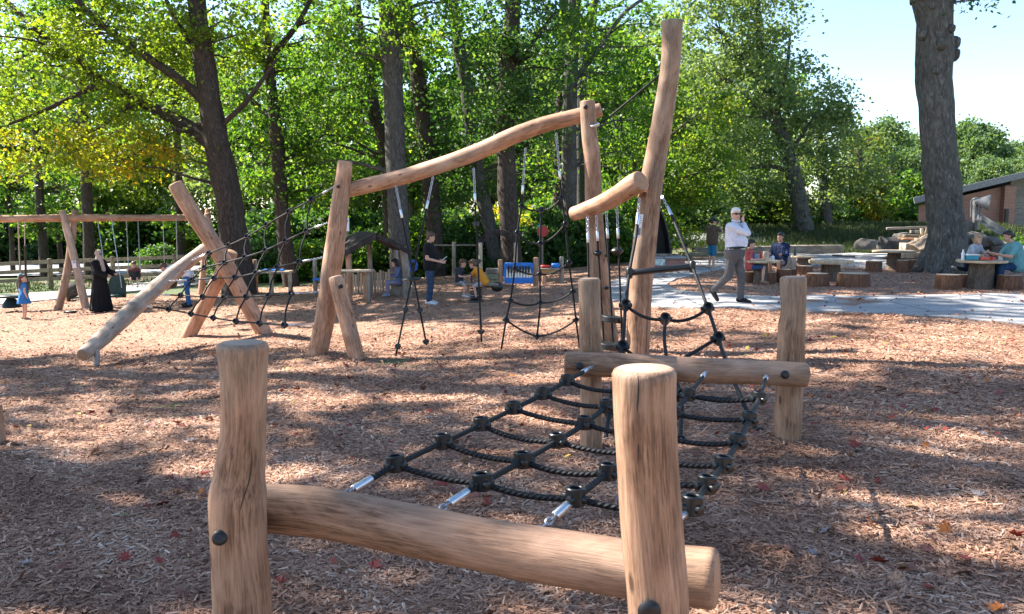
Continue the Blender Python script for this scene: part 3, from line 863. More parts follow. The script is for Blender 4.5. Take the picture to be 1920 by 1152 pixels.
tree('forest_tree', 'large leaning tree with ivy at its foot beyond the picnic tables', 43,
     [(1510, 445, 38), (1497, 370, 30), (1480, 300, 26), (1462, 240, 22), (1440, 180, 18), (1427, 110, 14), (1420, 20, 10), (1415, -70, 5)],
     [(1340, 70, 80, 90, 2.5, 0, 90, 40), (1430, 60, 70, 90, 2.5, .4, 90, 40), (1390, 180, 110, 80, 2.6, 0, 120, 40), (1500, 180, 60, 70, 2.2, .6, 70, 40), (1540, 240, 50, 60, 2, .8, 54, 40), (1330, 290, 70, 70, 2.2, -.3, 64, 40),
      (1420, 310, 80, 60, 2.2, .4, 74, 40), (1340, -40, 120, 60, 2.6, 0, 50, 40), (1350, 390, 60, 40, 2, .5, 36, 40), (1575, 190, 22, 35, 1, .5, 14, 36)],
     M['barkgrey'], M['leafC'], .23, limbs=[[(1480, 320, 10), (1440, 312, 7), (1395, 318, 5)], [(1465, 240, 11), (1420, 200, 8), (1370, 150, 5)], [(1455, 220, 9), (1475, 130, 7), (1482, 60, 4)], [(1440, 180, 9), (1390, 110, 7), (1350, 60, 4)], [(1478, 290, 8), (1520, 230, 6), (1545, 190, 4)]],
     ivy=900, nbranch=46, clump=(.5, 1.1), thin=.66)
tree('forest_tree', 'smaller upright tree right of the large leaning one', 46,
     [(1553, 440, 22), (1546, 370, 18), (1540, 300, 15), (1536, 240, 11), (1533, 180, 5)],
     [(1560, 270, 60, 60, 2, 0, 52, 38), (1600, 310, 50, 60, 2, .4, 46, 38), (1540, 350, 70, 50, 2, .5, 50, 38), (1500, 300, 40, 50, 1.6, .4, 26, 38)],
     M['barkgrey'], M['leafC'], .24, nbranch=18, clump=(.45, .95))
tree('maple_tree', 'rust and yellow autumn tree right of the ivy-footed tree', 50,
     [(1618, 440, 18), (1615, 370, 14), (1612, 300, 10), (1610, 250, 5)],
     [(1625, 300, 45, 60, 2, 0, 56, 38), (1590, 370, 60, 45, 2, 0, 56, 38), (1640, 370, 40, 45, 1.8, .3, 40, 38), (1460, 385, 40, 30, 1.5, -4, 34, 38)],
     M['bark'], M['leafO'], .26, nbranch=16, clump=(.45, .95))
tree('veteran_tree', 'huge furrowed grey trunk with burls beside the right picnic table', 24.5,
     [(1772, 528, 104), (1772, 505, 86), (1775, 440, 66), (1773, 400, 61), (1768, 350, 60), (1759, 250, 60), (1752, 150, 59), (1753, 90, 62), (1752, 40, 62), (1750, 0, 70), (1748, -50, 78)],
     [(1815, -2, 24, 9, .5, 0, 9, 20)], M['barkbig'], M['leafD'], .15,
     limbs=[[(1740, -40, 56), (1690, -130, 40), (1620, -360, 20)], [(1758, -40, 56), (1800, -200, 36), (1850, -500, 16)], [(1768, 20, 8, -.3), (1790, 4, 4, -.5), (1830, 0, 2, -.6)]],
     burls=[(1723, 69, 9), (1789, 81, 11), (1788, 103, 11), (1750, 88, 11), (1741, 137, 7), (1736, 17, 8), (1770, 60, 7)], nseg=40, ridges=.06, roots=True, knots=6,
     top=[((10.8, 24.5, 19.5), (5.2, 5, 3.4), 50, 50)], nbranch=6)
# ---- trees standing left of the picture: their crowns shade the foreground
def shade_tree(x, y, h, ells, label, bark='bark'):
    b = onground(x, y); t = thing('shade_tree', b, label, 'tree', 'trees left of the picture shading the play area')
    mb = MB(); pts = [b - Vector((0, 0, .3)), b + Vector((.1, 0, 2)), b + Vector((.25, .1, h * .45)), b + Vector((.1, .2, h * .8)), b + Vector((0, .1, h + 2))]
    mb.tube(pts, [.5, .38, .32, .22, .05], n=14, step=.4, wob=.05, seed=int(h * 7))
    C, cents, tint = crown_points([(tuple(q[0]), q[1], int(q[2] * 1.35), int(q[3] * .40)) for q in ells], (.38, .85))
    for i in rng.permutation(len(cents))[:26]:
        q = Vector(cents[i]); k = min(.95, max(.3, (q.z - b.z - 2) / (h + 2))); p = pts[1].lerp(pts[4], k - .15)
        branch(mb, p, q, .07, .012, int(i))
    mb.build('trunk', M[bark], t)
    V, Fc = leaf_cloud(C - np.array(tuple(b)), np.full(len(C), .27), .5)
    link_mesh('crown', np_mesh('crown', V, Fc, [M['leafG']], tint, smooth=False), t)
KX, KY = -math.sin(SUN_AZ) / math.tan(SUN_EL), math.cos(SUN_AZ) / math.tan(SUN_EL)
def over(x, y, z): return (x - KX * z, y + KY * z, z)      # where a crown at height z must be to shade the ground at x, y
shade_tree(-14.5, 10.5, 13, [(over(-.6, 3.7, 14), (4.2, 1.7, 1.8), 50, 62), (over(-3.6, 4.6, 13), (2.0, 1.0, 1.4), 22, 56)], 'broad leafy tree outside the left picture edge, nearest the camera')
shade_tree(-13.5, 14.5, 15, [(over(3.9, 6.4, 17), (3.2, 2.1, 1.8), 48, 60), (over(.5, 7.0, 15), (2.6, 1.5, 1.4), 30, 54), (over(5.5, 8.4, 18), (2.0, .8, 1.4), 20, 50)], 'tall leafy tree outside the left picture edge, behind the nearest one', 'barkgrey')
shade_tree(-19, 17, 14, [(over(-3.6, 10.8, 15), (4.0, 1.8, 1.4), 34, 56), (over(-6.5, 13.0, 14), (3.0, 1.4, 1.5), 30, 54), (over(-3.6, 7.4, 16), (3.0, 1.6, 1.3), 22, 50), (over(1.6, 12.5, 16), (3.4, 1.6, 1.3), 18, 50)], 'leafy tree outside the left picture edge, farthest of the three')
tree('forest_tree', 'green-leaved tree behind the maple at the upper left', 36,
     [(170, 530, 22), (165, 420, 20), (158, 260, 18), (150, 120, 15), (146, 0, 12), (140, -250, 7)],
     [(60, 60, 130, 70, 2, 0, 90, 40), (190, 50, 130, 70, 2, 0, 90, 40), (310, 60, 110, 70, 2, .5, 80, 40), (40, 180, 110, 60, 2, .5, 50, 40), (230, 170, 120, 60, 2, .4, 56, 40), (120, -20, 160, 50, 2, 0, 50, 40)],
     M['bark'], M['leafG'], .19, nbranch=24)
# ---- slim and far trees, sharing three crowns
def crown_mesh(nm, ells, leaf, size, clump=(.6, 1.2)):
    C, cents, tint = crown_points(ells, clump)
    V, Fc = leaf_cloud(C, np.full(len(C), size), .5)
    return np_mesh(nm, V, Fc, [leaf], tint, smooth=False)
def trunk_mesh(seed, h, r, bark):
    rs = random.Random(seed); mb = MB()
    pts = [Vector((0, 0, -.3))] + [Vector((rs.gauss(0, .12) * i, rs.gauss(0, .12) * i, h * i / 5)) for i in range(1, 6)]
    mb.tube(pts, [r * 1.2, r, r * .85, r * .65, r * .42, r * .12], n=10, step=.6, wob=.05, seed=seed)
    for i in range(14):
        z = rs.uniform(.3, .9) * h; a = rs.uniform(0, 6.28); L = rs.uniform(.15, .32) * h
        j = min(4, int(z / h * 5)); p = pts[j].lerp(pts[j + 1], z / h * 5 - j)
        branch(mb, p, p + Vector((cos(a) * L, sin(a) * L, L * .45)), r * .3, .015, seed * 31 + i)
    return mb.mesh('trunk', [bark])
far_crowns = [crown_mesh('crown', [((0, 0, 7), (3.2, 3.2, 4.8), 120, 40), ((1, 0, 3.6), (2.6, 2.6, 2.0), 46, 40)], M['leafC'], .26),
              crown_mesh('crown', [((0, 0, 8), (3.6, 3.4, 4.4), 130, 40), ((-1.5, 0, 4.6), (2.4, 2.4, 1.8), 46, 40)], M['leafG'], .26),
              crown_mesh('crown', [((0, 0, 5.8), (3.4, 3.0, 3.6), 120, 40), ((1.4, .4, 3.0), (2.6, 2.4, 1.6), 46, 40)], M['leafL'], .26),
              crown_mesh('crown', [((0, 0, 8), (4.4, 4.0, 5.4), 170, 36), ((2, 0, 5), (3.4, 3, 2.6), 60, 36)], M['leafF'], .42, (.8, 1.6))]
far_trunks = [trunk_mesh(3, 9.5, .22, M['bark']), trunk_mesh(4, 10.5, .25, M['barkgrey']), trunk_mesh(5, 8, .18, M['bark']), trunk_mesh(6, 11, .3, M['bark'])]
def far_tree(px, d, kind, sc, label, group, rz=None):
    x = (px - 960) / F * d; b = onground(x, d)
    t = thing('forest_tree', b, label, 'tree', group)
    t.rotation_euler = (0, 0, rng.random() * 6.28 if rz is None else rz); t.scale = (sc,) * 3
    for nm, me in (('trunk', far_trunks[kind]), ('crown', far_crowns[kind])):
        o = bpy.data.objects.new(nm, me); COL.objects.link(o); o.parent = t
for px, d, kd, sc in [(-60, 56, 2, 1.2), (60, 60, 0, 1.25), (170, 66, 1, 1.2), (260, 56, 2, .95), (340, 62, 1, 1.2), (430, 54, 0, 1.1), (520, 60, 1, 1.25), (600, 52, 2, 1.1), (680, 58, 0, 1.3), (770, 50, 1, 1.05), (850, 62, 2, 1.3), (920, 54, 1, 1.1),
                      (990, 48, 0, 1.0), (1050, 60, 2, 1.35), (1130, 52, 1, 1.0), (1200, 62, 0, 1.3), (1270, 56, 2, 1.1), (1340, 66, 0, 1.2), (1420, 70, 1, 1.1)]:
    far_tree(px, d, kd, sc, 'leafy background tree filling the wood beyond the play area', 'background trees of the wood')
for px, d, sc, lb in [(1640, 84, .74, 'pale green far tree beyond the rust-coloured tree'), (1700, 96, .72, 'far rounded tree just left of the huge trunk'), (1690, 66, .42, 'light green conical tree left of the brick building'),
                      (1815, 100, .86, 'tall rounded far tree over the brick building roof'), (1880, 112, .74, 'far tree above the roof near the picture edge'), (1850, 78, .44, 'pale willowy tree directly behind the building roof'), (1910, 80, .46, 'pale far tree behind the roof at the right edge'), (1960, 100, .8, 'far tree partly cut by the right picture edge'),
                      (1665, 110, .85, 'far tree in the gap left of the huge trunk'), (1770, 115, .9, 'far tree mostly hidden by the huge trunk')]:
    far_tree(px, d, 3, sc, lb, 'far trees beyond the building')
def slim(px, d, pts, lb):
    k = d / F; mb = MB(); pp = [P(a, b, d) for a, b, w in pts]; base = onground(pp[0].x, pp[0].y)
    pp.insert(0, base - Vector((0, 0, .2))); 
    t = thing('slim_tree', base, lb, 'tree', 'slim trunks behind the fence')
    mb.tube(pp, [pts[0][2] * k / 2 * 1.1] + [w * k / 2 for a, b, w in pts], n=10, step=.5, wob=.05, seed=px, cap=True)
    ells = [(tuple(P(pts[-1][0], pts[-1][1] + 20, d)), (1.6, 1.5, 1.6), 26, 40), (tuple(pp[2]), (1.1, 1.1, .8), 10, 36)]
    C, cents, tint = crown_points(ells)
    for i in range(8): branch(mb, pp[-2].lerp(pp[-1], i / 8), cents[i * 2], .03, .008, i)
    mb.build('trunk', M['bark'], t)
    V, Fc = leaf_cloud(C - np.array(tuple(base)), np.full(len(C), .2), .5)
    link_mesh('crown', np_mesh('crown', V, Fc, [M['leafG']], tint, smooth=False), t)
slim(78, 40, [(84, 500, 18), (76, 400, 16), (70, 280, 14), (62, 140, 10)], 'dark slim trunk behind the rail fence at far left')
slim(338, 38, [(342, 510, 19), (338, 420, 17), (331, 250, 14), (324, 80, 9)], 'slim trunk behind the fence left of the leaning maple')
slim(20, 42, [(24, 500, 9), (20, 420, 8), (12, 330, 6)], 'very thin sapling trunk at the left picture edge')
slim(112, 42, [(115, 500, 9), (108, 420, 8), (104, 330, 6)], 'thin sapling right of the dark slim trunk')
slim(620, 40, [(632, 520, 16), (618, 420, 14), (610, 300, 11)], 'slim trunk behind the leaning A-frame post')

# ---- undergrowth shrubs, three shapes shared
sh_mesh = []
for lf, sz in ((M['leafG'], .13), (M['leafD'], .14), (M['leafY'], .13)):
    sh_mesh.append(crown_mesh('foliage', [((0, 0, .9), (1.2, 1.0, .8), 44, 46), ((.4, .2, .45), (1.3, 1.1, .45), 26, 40)], lf, sz, (.25, .55)))
stem_mb = MB()
for i in range(9):
    a = i * .7; branch(stem_mb, (cos(a) * .1, sin(a) * .1, -.1), (cos(a) * (.5 + .1 * (i % 3)), sin(a) * .6, .9 + .08 * (i % 4)), .02, .006, i)
stem_me = stem_mb.mesh('stems', [M['bark']])
SR = random.Random(77)
def shrub(x, y, kind, sc, label, group):
    b = onground(x, y, -.03)
    t = thing('shrub', b, label, 'shrub', group)
    t.rotation_euler = (0, 0, SR.uniform(0, 6.28)); t.scale = (sc, sc, sc * SR.uniform(.8, 1.15))
    for nm, me in (('foliage', sh_mesh[kind]), ('stems', stem_me)):
        o = bpy.data.objects.new(nm, me); COL.objects.link(o); o.parent = t
for px in range(440, 1215, 36):
    d = SR.uniform(30.8, 33); x = (px + SR.uniform(-12, 12) - 960) / F * d
    shrub(x, d, SR.choice([0, 1, 1, 1, 1]), SR.uniform(.85, 1.25), 'leafy shrub in the undergrowth row behind the play area', 'undergrowth shrubs behind the play area')
for px in range(-60, 1500, 52):
    d = SR.uniform(53, 58) if px < 500 else SR.uniform(37, 43); x = (px + SR.uniform(-15, 15) - 960) / F * d
    if px > 1220 : d = SR.uniform(48, 54); x = (px - 960) / F * d
    shrub(x, d, SR.choice([0, 1, 1, 2]), SR.uniform(1.5, 2.3) if px < 500 else SR.uniform(1.2, 1.8), 'tall shrub at the foot of the wood', 'tall shrubs at the foot of the wood')
for px, d, kd, sc, lb in [(1430, 47, 0, 1.5, 'bright green bush behind the seated picnickers'), (1470, 48, 2, 1.2, 'yellowish bush left of the ivy-footed trunk'), (1580, 49, 1, .9, 'dark low bush right of the ivy-footed trunk'), (1612, 50, 2, 1.0, 'yellow-tinged low bush near the grey fence'),
                          (1310, 45, 1, 1.0, 'dark bush behind the man in the brown shirt'), (1255, 44, 1, .9, 'low dark bush right of the black hooded frame'), (1905, 33, 0, .62, 'leafy bush in front of the brick building at right edge'), (1350, 46, 0, 1.0, 'green bush right of the man in brown'), (1395, 47, 0, 1.3, 'leafy bush behind the red-shirted child'),
                          (1655, 62, 0, 2.0, 'leafy bush filling the gap left of the grey picket fence'), (1692, 64, 0, 2.2, 'tall bush behind the grey picket fence'), (1722, 66, 1, 2.0, 'dark bush behind the corner of the brick building'), (1635, 58, 0, 1.5, 'bush under the rust-tinged tree'),
                          (300, 44, 1, .9, 'grey-green bush behind the rail fence'), (1540, 50, 0, .9, 'small bush between the two leaning trunks')]:
    shrub((px - 960) / F * d, d, kd, sc, lb, None)
# ------------------------------------------------------------------ play structures
LOGM = [M['log'], M['end']]
LOGT = [M['log'], M['endtop']]
def conn_mesh():
    m = MB()
    m.lathe([(.0245, .010), (.0245, .033), (.0275, .036), (.0365, .036), (.040, .032), (.040, -.030), (.037, -.034), (.012, -.034), (.0005, -.033)], (0, 0, 0), n=20)
    m.lathe([(.0247, .012), (.022, .004), (.0005, .003)], (0, 0, 0), n=14)
    for a in (0, pi / 2, pi, 1.5 * pi):
        m.tube([Vector((cos(a) * .034, sin(a) * .034, -.006)), Vector((cos(a) * .054, sin(a) * .054, -.006))], [.0185, .0165], n=12, bev=.002)
    return m.mesh('connector', [M['black']], sharp=30)
CONN = conn_mesh()
ferr = MB(); ferr.tube([(0, 0, -.06), (0, 0, .06)], .0175, n=12, bev=.004)
FERR = ferr.mesh('ferrule', [M['alu']])
capm = MB(); capm.lathe([(.030, 0), (.030, .006), (.024, .013), (.012, .016), (.0005, .0135)], (0, 0, 0), n=18)
CAPM = capm.mesh('bolt_cap', [M['cap']])
def quat(axis): return Vector(axis).to_track_quat('Z', 'Y')
def bolt(parent, p, axis, sc=1.0): return put('bolt_cap', CAPM, parent, p, quat(axis), [sc] * 3)
def torus_link(mb, c, t, n_, L, W, r):
    """one chain link: oval loop around c, long axis t, flat side normal n_"""
    t = t.normalized(); b = n_.cross(t).normalized()
    pts = []
    for i in range(10):
        a = 2 * pi * i / 10
        pts.append(c + t * (cos(a) * L / 2) + b * (sin(a) * W / 2))
    V, FA = [], []
    for i in range(10):
        tt = (pts[(i + 1) % 10] - pts[i - 1]).normalized(); u = n_.normalized(); w = tt.cross(u)
        for k in range(5):
            a = 2 * pi * k / 5; V.append(pts[i] + u * cos(a) * r + w * sin(a) * r)
    for i in range(10):
        for k in range(5):
            FA.append((i * 5 + k, ((i + 1) % 10) * 5 + k, ((i + 1) % 10) * 5 + (k + 1) % 5, i * 5 + (k + 1) % 5))
    mb.add(V, FA, 0)
def chain(parent, p0, p1, r=.0042, L=.038, name='chain'):
    p0, p1 = Vector(p0), Vector(p1); t = p1 - p0; n = max(2, int(t.length / (L * .74)))
    mb = MB(); a = t.normalized().orthogonal().normalized(); b = t.normalized().cross(a)
    for i in range(n): torus_link(mb, p0.lerp(p1, (i + .5) / n), t, a if i % 2 else b, L, L * .62, r)
    return mb.build(name, M['steel'], parent)
def ferrule(parent, p, t, sc=1.0): return put('ferrule', FERR, parent, p, quat(t), [sc] * 3)
def sagged(a, b, sag, n=6):
    a, b = Vector(a), Vector(b)
    return [a.lerp(b, i / n) - Vector((0, 0, sag * 4 * (i / n) * (1 - i / n))) for i in range(n + 1)]
def rope(parent, pts, r=.0155, n=10, step=.04, name='rope'):
    m = MB(); m.tube(pts, [r] * len(pts), n=n, step=step); return m.build(name, M['rope'], parent)
def conn(parent, p, axis=(0, 0, 1), sc=1.0): return put('connector', CONN, parent, p, quat(axis), [sc] * 3)
def roped_end(parent, knot, attach, r=.0155, fl=.12, clen=None):
    """rope from knot towards attach: rope, ferrule, chain"""
    knot, attach = Vector(knot), Vector(attach); t = attach - knot; L = t.length
    cl = clen if clen else min(.16, L * .4)
    q = attach - t.normalized() * (cl + fl)
    m = attach - t.normalized() * (cl + fl / 2)
    ferrule(parent, m, t, r / .0155); chain(parent, attach - t.normalized() * (cl + .012), attach)
    return q

def log(parent, pix, name='post', mats=LOGM, wob=.025, bev=.018, seed=1, knots=2, n=26, step=.07):
    """pix: (px, py, d, width px)"""
    pts = [P(a, b, d) for a, b, d, w in pix]; rad = [w * d / F / 2 for a, b, d, w in pix]
    m = MB(); m.tube(pts, rad, n=n, mat=0, endmat=1, wob=wob, bev=bev, step=step, seed=seed, knots=knots)
    return m.build(name, mats, parent, sharp=55)

# ---- near frame carrying the flat net
T0 = onground(.35, 4.3)
nf = thing('net_bridge', T0, 'low log frame with a flat black rope net in the foreground', 'climbing frame')
dl, dr = 3.02, 2.52
gl = P(455, 1152, dl); 
pl = log(nf, [(458, 1330, dl, 112), (456, 1152, dl, 112), (449, 1040, dl, 108), (445, 940, dl, 111), (450, 872, dl, 93), (457, 800, dl, 82), (457, 720, dl, 88), (455, 642, dl, 98)], mats=LOGT, seed=3, wob=.022, knots=2, n=40, step=.03)
pr = log(nf, [(1240, 1420, dr, 128), (1234, 1152, dr, 121), (1222, 1000, dr, 121), (1213, 850, dr, 119), (1209, 760, dr, 120), (1208, 690, dr, 122)], mats=LOGT, seed=5, wob=.02, knots=1, n=40, step=.03)
bolt(pl, P(412, 1009, dl - .105), P(380, 1015, dl - .7) - P(412, 1009, dl - .1), .9); bolt(pr, P(1217, 1146, dr - .094), (-.05, -1, 0), 1.15)
def crack(parent, pix, w=.006):
    m = MB(); pts = [P(*q) for q in pix]; n = len(pts)
    m.tube(pts, [w * (.25 if i in (0, n - 1) else 1) for i in range(n)], n=6, step=.02, wob=.25, seed=int(pix[0][0])); m.build('crack', M['cap'], parent)
crack(pr, [(1196, 700, dr - .0965), (1197, 730, dr - .0965), (1195, 775, dr - .0955), (1197, 820, dr - .096), (1196, 870, dr - .096)], .0022)
crack(pl, [(470, 835, dl - .077), (472, 870, dl - .084), (466, 905, dl - .094), (456, 935, dl - .1015), (448, 965, dl - .1025)], .002)
nb = log(nf, [(452, 950, dl + .21, 92), (600, 962, 3.16, 96), (750, 990, 3.07, 98), (900, 1020, 2.99, 100), (1060, 1048, 2.89, 108), (1200, 1070, 2.80, 113), (1345, 1085, 2.71, 120)], 'beam', seed=8, wob=.02, knots=1, n=40, step=.03)
gA, gB = G(1108, 848), G(1478, 868)
df = 6.25
fa = log(nf, [(1110, 880, df + .06, 42), (1108, 845, df + .06, 42), (1108, 720, df + .06, 42), (1106, 600, df + .06, 41), (1105, 522, df + .06, 42)], mats=LOGT, seed=11, n=28, step=.05)
fb = log(nf, [(1476, 895, df, 50), (1476, 860, df, 49), (1479, 760, df, 49), (1482, 680, df, 52), (1484, 620, df, 50), (1488, 580, df, 46), (1488, 519, df, 50)], mats=LOGT, seed=13, n=28, step=.05)
dfb = df - .21
fbm = log(nf, [(1058, 682, dfb + .08, 45), (1170, 686, dfb + .06, 47), (1300, 694, dfb + .03, 49), (1420, 699, dfb, 47), (1513, 703, dfb, 47)], 'beam', seed=17, n=32, step=.05, wob=.018)
bolt(fbm, P(1087, 687, dfb - .018), (-.1, -1, .1), .95); bolt(fbm, P(1472, 703, dfb - .093), (.1, -1, .1), 1.0)
K = [[(742, 872), (903, 906), (1079, 934), (1297, 950)], [(830, 830), (980, 865), (1140, 887), (1325, 911)], [(902, 797), (1044, 828), (1188, 851), (1356, 873)],
     [(963, 767), (1096, 795), (1228, 813), (1383, 830)], [(1018, 740), (1137, 763), (1262, 776), (1405, 787)], [(1063, 715), (1175, 733), (1291, 742), (1423, 748)]]
sagz = [0, -.012, -.02, -.02, -.012, 0]
KN = [[PZ(px, py, .62 + sagz[i] + (.0 if j in (0, 3) else -.015)) for j, (px, py) in enumerate(row)] for i, row in enumerate(K)]
near_att = [P(628, 938, 3.235), P(806, 967, 3.13), P(1006, 998, 3.02), P(1210, 1028, 2.90)]
far_att = [P(1112, 687, dfb - .05), P(1218, 692, dfb - .07), P(1325, 697, dfb - .08), P(1438, 703, dfb - .09)]
for j in range(4):
    col = [KN[i][j] for i in range(6)]
    a = roped_end(nf, col[0], near_att[j], clen=.11); b = roped_end(nf, col[-1], far_att[j], fl=.07, clen=.15)
    rope(nf, [a] + col + [b], .0135)
for i in range(6):
    for j in range(3):
        rope(nf, sagged(KN[i][j], KN[i][j + 1], .016 + .006 * ((i + j) % 3)), .0135)
    for j in range(4): conn(nf, KN[i][j] + Vector((0, 0, .006)), (.05 * (j - 1.5) + .02 * (i % 2), .04, 1), 1.0)

# ---- rope course: A-frame, high beam, tall posts
rc = thing('rope_course', onground(.2, 11.8), 'tall log rope course with slanting beam, hanging ropes and nets', 'climbing frame')
dA = 12.3
lA = log(rc, [(590, 700, dA - .05, 36), (595, 668, dA, 36), (612, 580, dA, 38), (622, 500, dA, 37), (632, 430, dA, 35), (639, 370, dA, 32), (644, 330, dA, 28), (647, 302, dA, 27)], mats=[M['logfar'], M['end']], seed=21, step=.1)
lA2 = log(rc, [(672, 690, dA - .45, 30), (664, 655, dA - .45, 30), (648, 590, dA - .3, 30), (634, 540, dA - .25, 29), (629, 519, dA - .22, 26)], 'strut', [M['logfar'], M['end']], seed=22, step=.1)
bolt(lA, P(634, 350, dA - .12), (-.3, -1, 0), .9); bolt(lA2, P(639, 537, dA - .36), (.1, -1, 0), 1.1)
dB = 11.7
hb = log(rc, [(648, 358, dA + .1, 27), (740, 336, dA + .02, 28), (830, 309, 12.2, 29), (900, 283, 12.1, 31), (960, 256, 12.0, 31), (1020, 234, 11.95, 29), (1080, 219, 11.9, 28), (1128, 206, 11.85, 25)], 'beam', [M['logfar'], M['end']], seed=23, step=.1)
pB = log(rc, [(1147, 690, dB - .1, 36), (1140, 620, dB - .1, 36), (1127, 540, dB - .1, 35), (1118, 460, dB - .08, 34), (1113, 380, dB - .05, 32), (1111, 310, dB - .03, 31), (1105, 250, dB, 30), (1101, 189, dB, 28)], seed=24, step=.1)
bolt(pB, P(1098, 201, dB - .11), (-.1, -1, 0), 1.0)
dC = 10.7
pC = log(rc, [(1193, 690, dC, 43), (1196, 655, dC, 43), (1200, 560, dC, 44), (1206, 480, dC, 45), (1215, 400, dC, 44), (1224, 330, dC, 42), (1234, 270, dC, 39), (1246, 200, dC, 37), (1254, 150, dC, 36), (1259, 100, dC, 36), (1260, 39, dC, 40)], seed=25, step=.1, knots=3)
sb = log(rc, [(1074, 402, 11.35, 26), (1110, 389, 11.1, 30), (1150, 371, 10.8, 35), (1180, 352, 10.55, 39), (1203, 339, 10.4, 40)], 'beam', [M['logfar'], M['end']], seed=26, step=.08, wob=.03)
bolt(sb, P(1169, 347, 10.55), (-.7, -.5, .4), .8)
# rope from post B up to post C
rope(rc, [P(1112, 236, dB - .1), P(1130, 229, dB - .1), P(1170, 197, 11.4), P(1205, 168, 11.1), P(1238, 140, dC + .1)], .014, name='rope')
ferrule(rc, P(1116, 235, dB - .12), P(1130, 229, dB) - P(1112, 236, dB))
# crossing ropes under the high beam
def hang(px0, py0, d0, px1, py1, d1, knots=(), clen=.34, r=.0135, disc=()):
    a, b = P(px0, py0, d0), P(px1, py1, d1)
    t = (b - a).normalized()
    chain(rc, a, a + t * clen, .0055, .05); ferrule(rc, a + t * (clen + .07), t, 1.05)
    rope(rc, [a + t * (clen + .1), b], r, n=8, step=.1)
    for ky in knots:
        f = (ky - py0) / (py1 - py0); conn(rc, a.lerp(b, f), t, .95)
hang(742, 348, 12.25, 800, 648, 12.0, (582, 641)); hang(812, 332, 12.2, 742, 668, 11.6, (582, 650))
xk = MB(); xk.lathe([(.02, -.02), (.13, -.015), (.15, 0), (.13, .02), (.02, .025)], P(772, 524, 11.85), n=18)
xk.build('foot_disc', M['black'], rc)
hang(888, 316, 12.1, 903, 642, 11.9, (420, 490, 622))
# hanging net under the right half of the beam
net = {'l': [(985, 278), (978, 387), (970, 437), (965, 504), (957, 564), (949, 600), (940, 655)], 'm': [(1015, 394), (1013, 457), (1012, 515), (1013, 568), (1007, 631)], 'r': [(1043, 250), (1053, 371), (1060, 420), (1067, 493), (1074, 547), (1080, 600), (1087, 655)]}
dn = 11.95
L_ = [P(x, y, dn) for x, y in net['l']]; Rr = [P(x, y, dn - .1) for x, y in net['r']]; Mm = [P(x, y, dn - .05) for x, y in net['m']]
for q in (L_, Rr):
    t = (q[1] - q[0]).normalized(); chain(rc, q[0], q[0] + t * .5, .0055, .05); ferrule(rc, q[0] + t * .57, t, 1.05)
    rope(rc, [q[0] + t * .6] + q[1:], .0135, n=8, step=.1)
    for p in q[1:6]: conn(rc, p, (.1, -1, .2), .92)
rope(rc, Mm, .0135, n=8, step=.1)
for i, mz in enumerate(Mm):
    conn(rc, mz, (.05, -1, .2), .92)
    li = (1, 2, 3, 4, 5)[i]; ri = (1, 2, 3, 4, 5)[i]
    rope(rc, sagged(L_[li], mz, .03 + .02 * (i % 2)), .0135, n=8, step=.1); rope(rc, sagged(mz, Rr[ri], .05), .0135, n=8, step=.1)
# stepping discs on ropes from the short beam
for i, (px0, py0, d0, px1, py1, cl) in enumerate([(1101, 396, 11.1, 1104, 525, .28), (1117, 392, 11.05, 1132, 640, .28), (1136, 384, 10.95, 1150, 655, .30), (1156, 374, 10.8, 1167, 650, .36)]):
    hang(px0, py0, d0, px1, py1, d0 - .1, (), cl)
BALL = MB(); BALL.lathe([(.0005, -.06), (.05, -.05), (.092, -.012), (.096, 0), (.092, .012), (.05, .05), (.0005, .06)], (0, 0, 0), n=20)
BALLM = BALL.mesh('rope_disc', [M['black']])
for px, py, d, sc in [(1121, 475, 11.05, .72), (1157, 471, 10.8, .85), (1137, 540, 11, .45), (1138, 480, 11, .4)]: put('rope_disc', BALLM, rc, P(px, py, d), None, [sc] * 3)
def step(px, py, d, w):
    m = MB(); r = w * d / F / 2
    m.lathe([(r * .9, -.035), (r, -.028), (r, .03), (r * .93, .04), (.02, .042)], P(px, py, d), (.12, 0, 1), n=24); m.build('stepping_disc', M['black'], rc)
step(1148, 599, 10.85, 42); step(1143, 650, 10.6, 46)
# sloping net from the short beam and tall post down to the ground
sn_l = [(1199, 372, 10.4), (1193, 440, 10.2), (1180, 512, 9.7), (1173, 572, 9.2), (1167, 650, 8.4), (1152, 705, 7.7), (1143, 770, 7.0), (1136, 822, 6.65), (1131, 872, 6.55)]
sn_r = [(1241, 368, 10.5), (1262, 410, 10.2), (1298, 500, 9.6), (1327, 578, 9.0), (1346, 634, 8.3), (1366, 690, 7.6), (1392, 752, 7.0), (1424, 818, 6.6), (1441, 860, 6.45)]
SL = [P(*q) for q in sn_l]; SRr = [P(*q) for q in sn_r]
for q in (SL, SRr):
    t = (q[1] - q[0]).normalized(); chain(rc, q[0], q[0] + t * .2, .0058, .05); ferrule(rc, q[0] + t * .28, t, 1.25)
    e = q[-1] + (q[-2] - q[-1]).normalized() * .12
    rope(rc, [q[0] + t * .32] + q[1:-1] + [e], .019, n=10, step=.06)
    ferrule(rc, e, q[-1] - e, 1.1); chain(rc, e.lerp(q[-1], .5), q[-1] - Vector((0, 0, .05)))
bar_ = MB(); bar_.tube([SL[2], SRr[2]], .037, n=16, bev=.006)
for p in (SL[2], SRr[2]): bar_.box(p, (.07, .09, .13), bev=.015)
bar_.build('rung', M['black'], rc)
nrm = Vector((0, -.75, .66))
cm = P(1247, 598, 8.85); cm2 = P(1262, 668, 8.1)
for p in (SL[3], SRr[3], cm, SRr[4], SL[4], SL[6], SRr[7]): conn(rc, p, nrm, 1.35 if p is not SL[6] else 1.2)
rope(rc, sagged(SL[3], cm, .06), .0175); rope(rc, sagged(cm, SRr[3], .07), .0175)
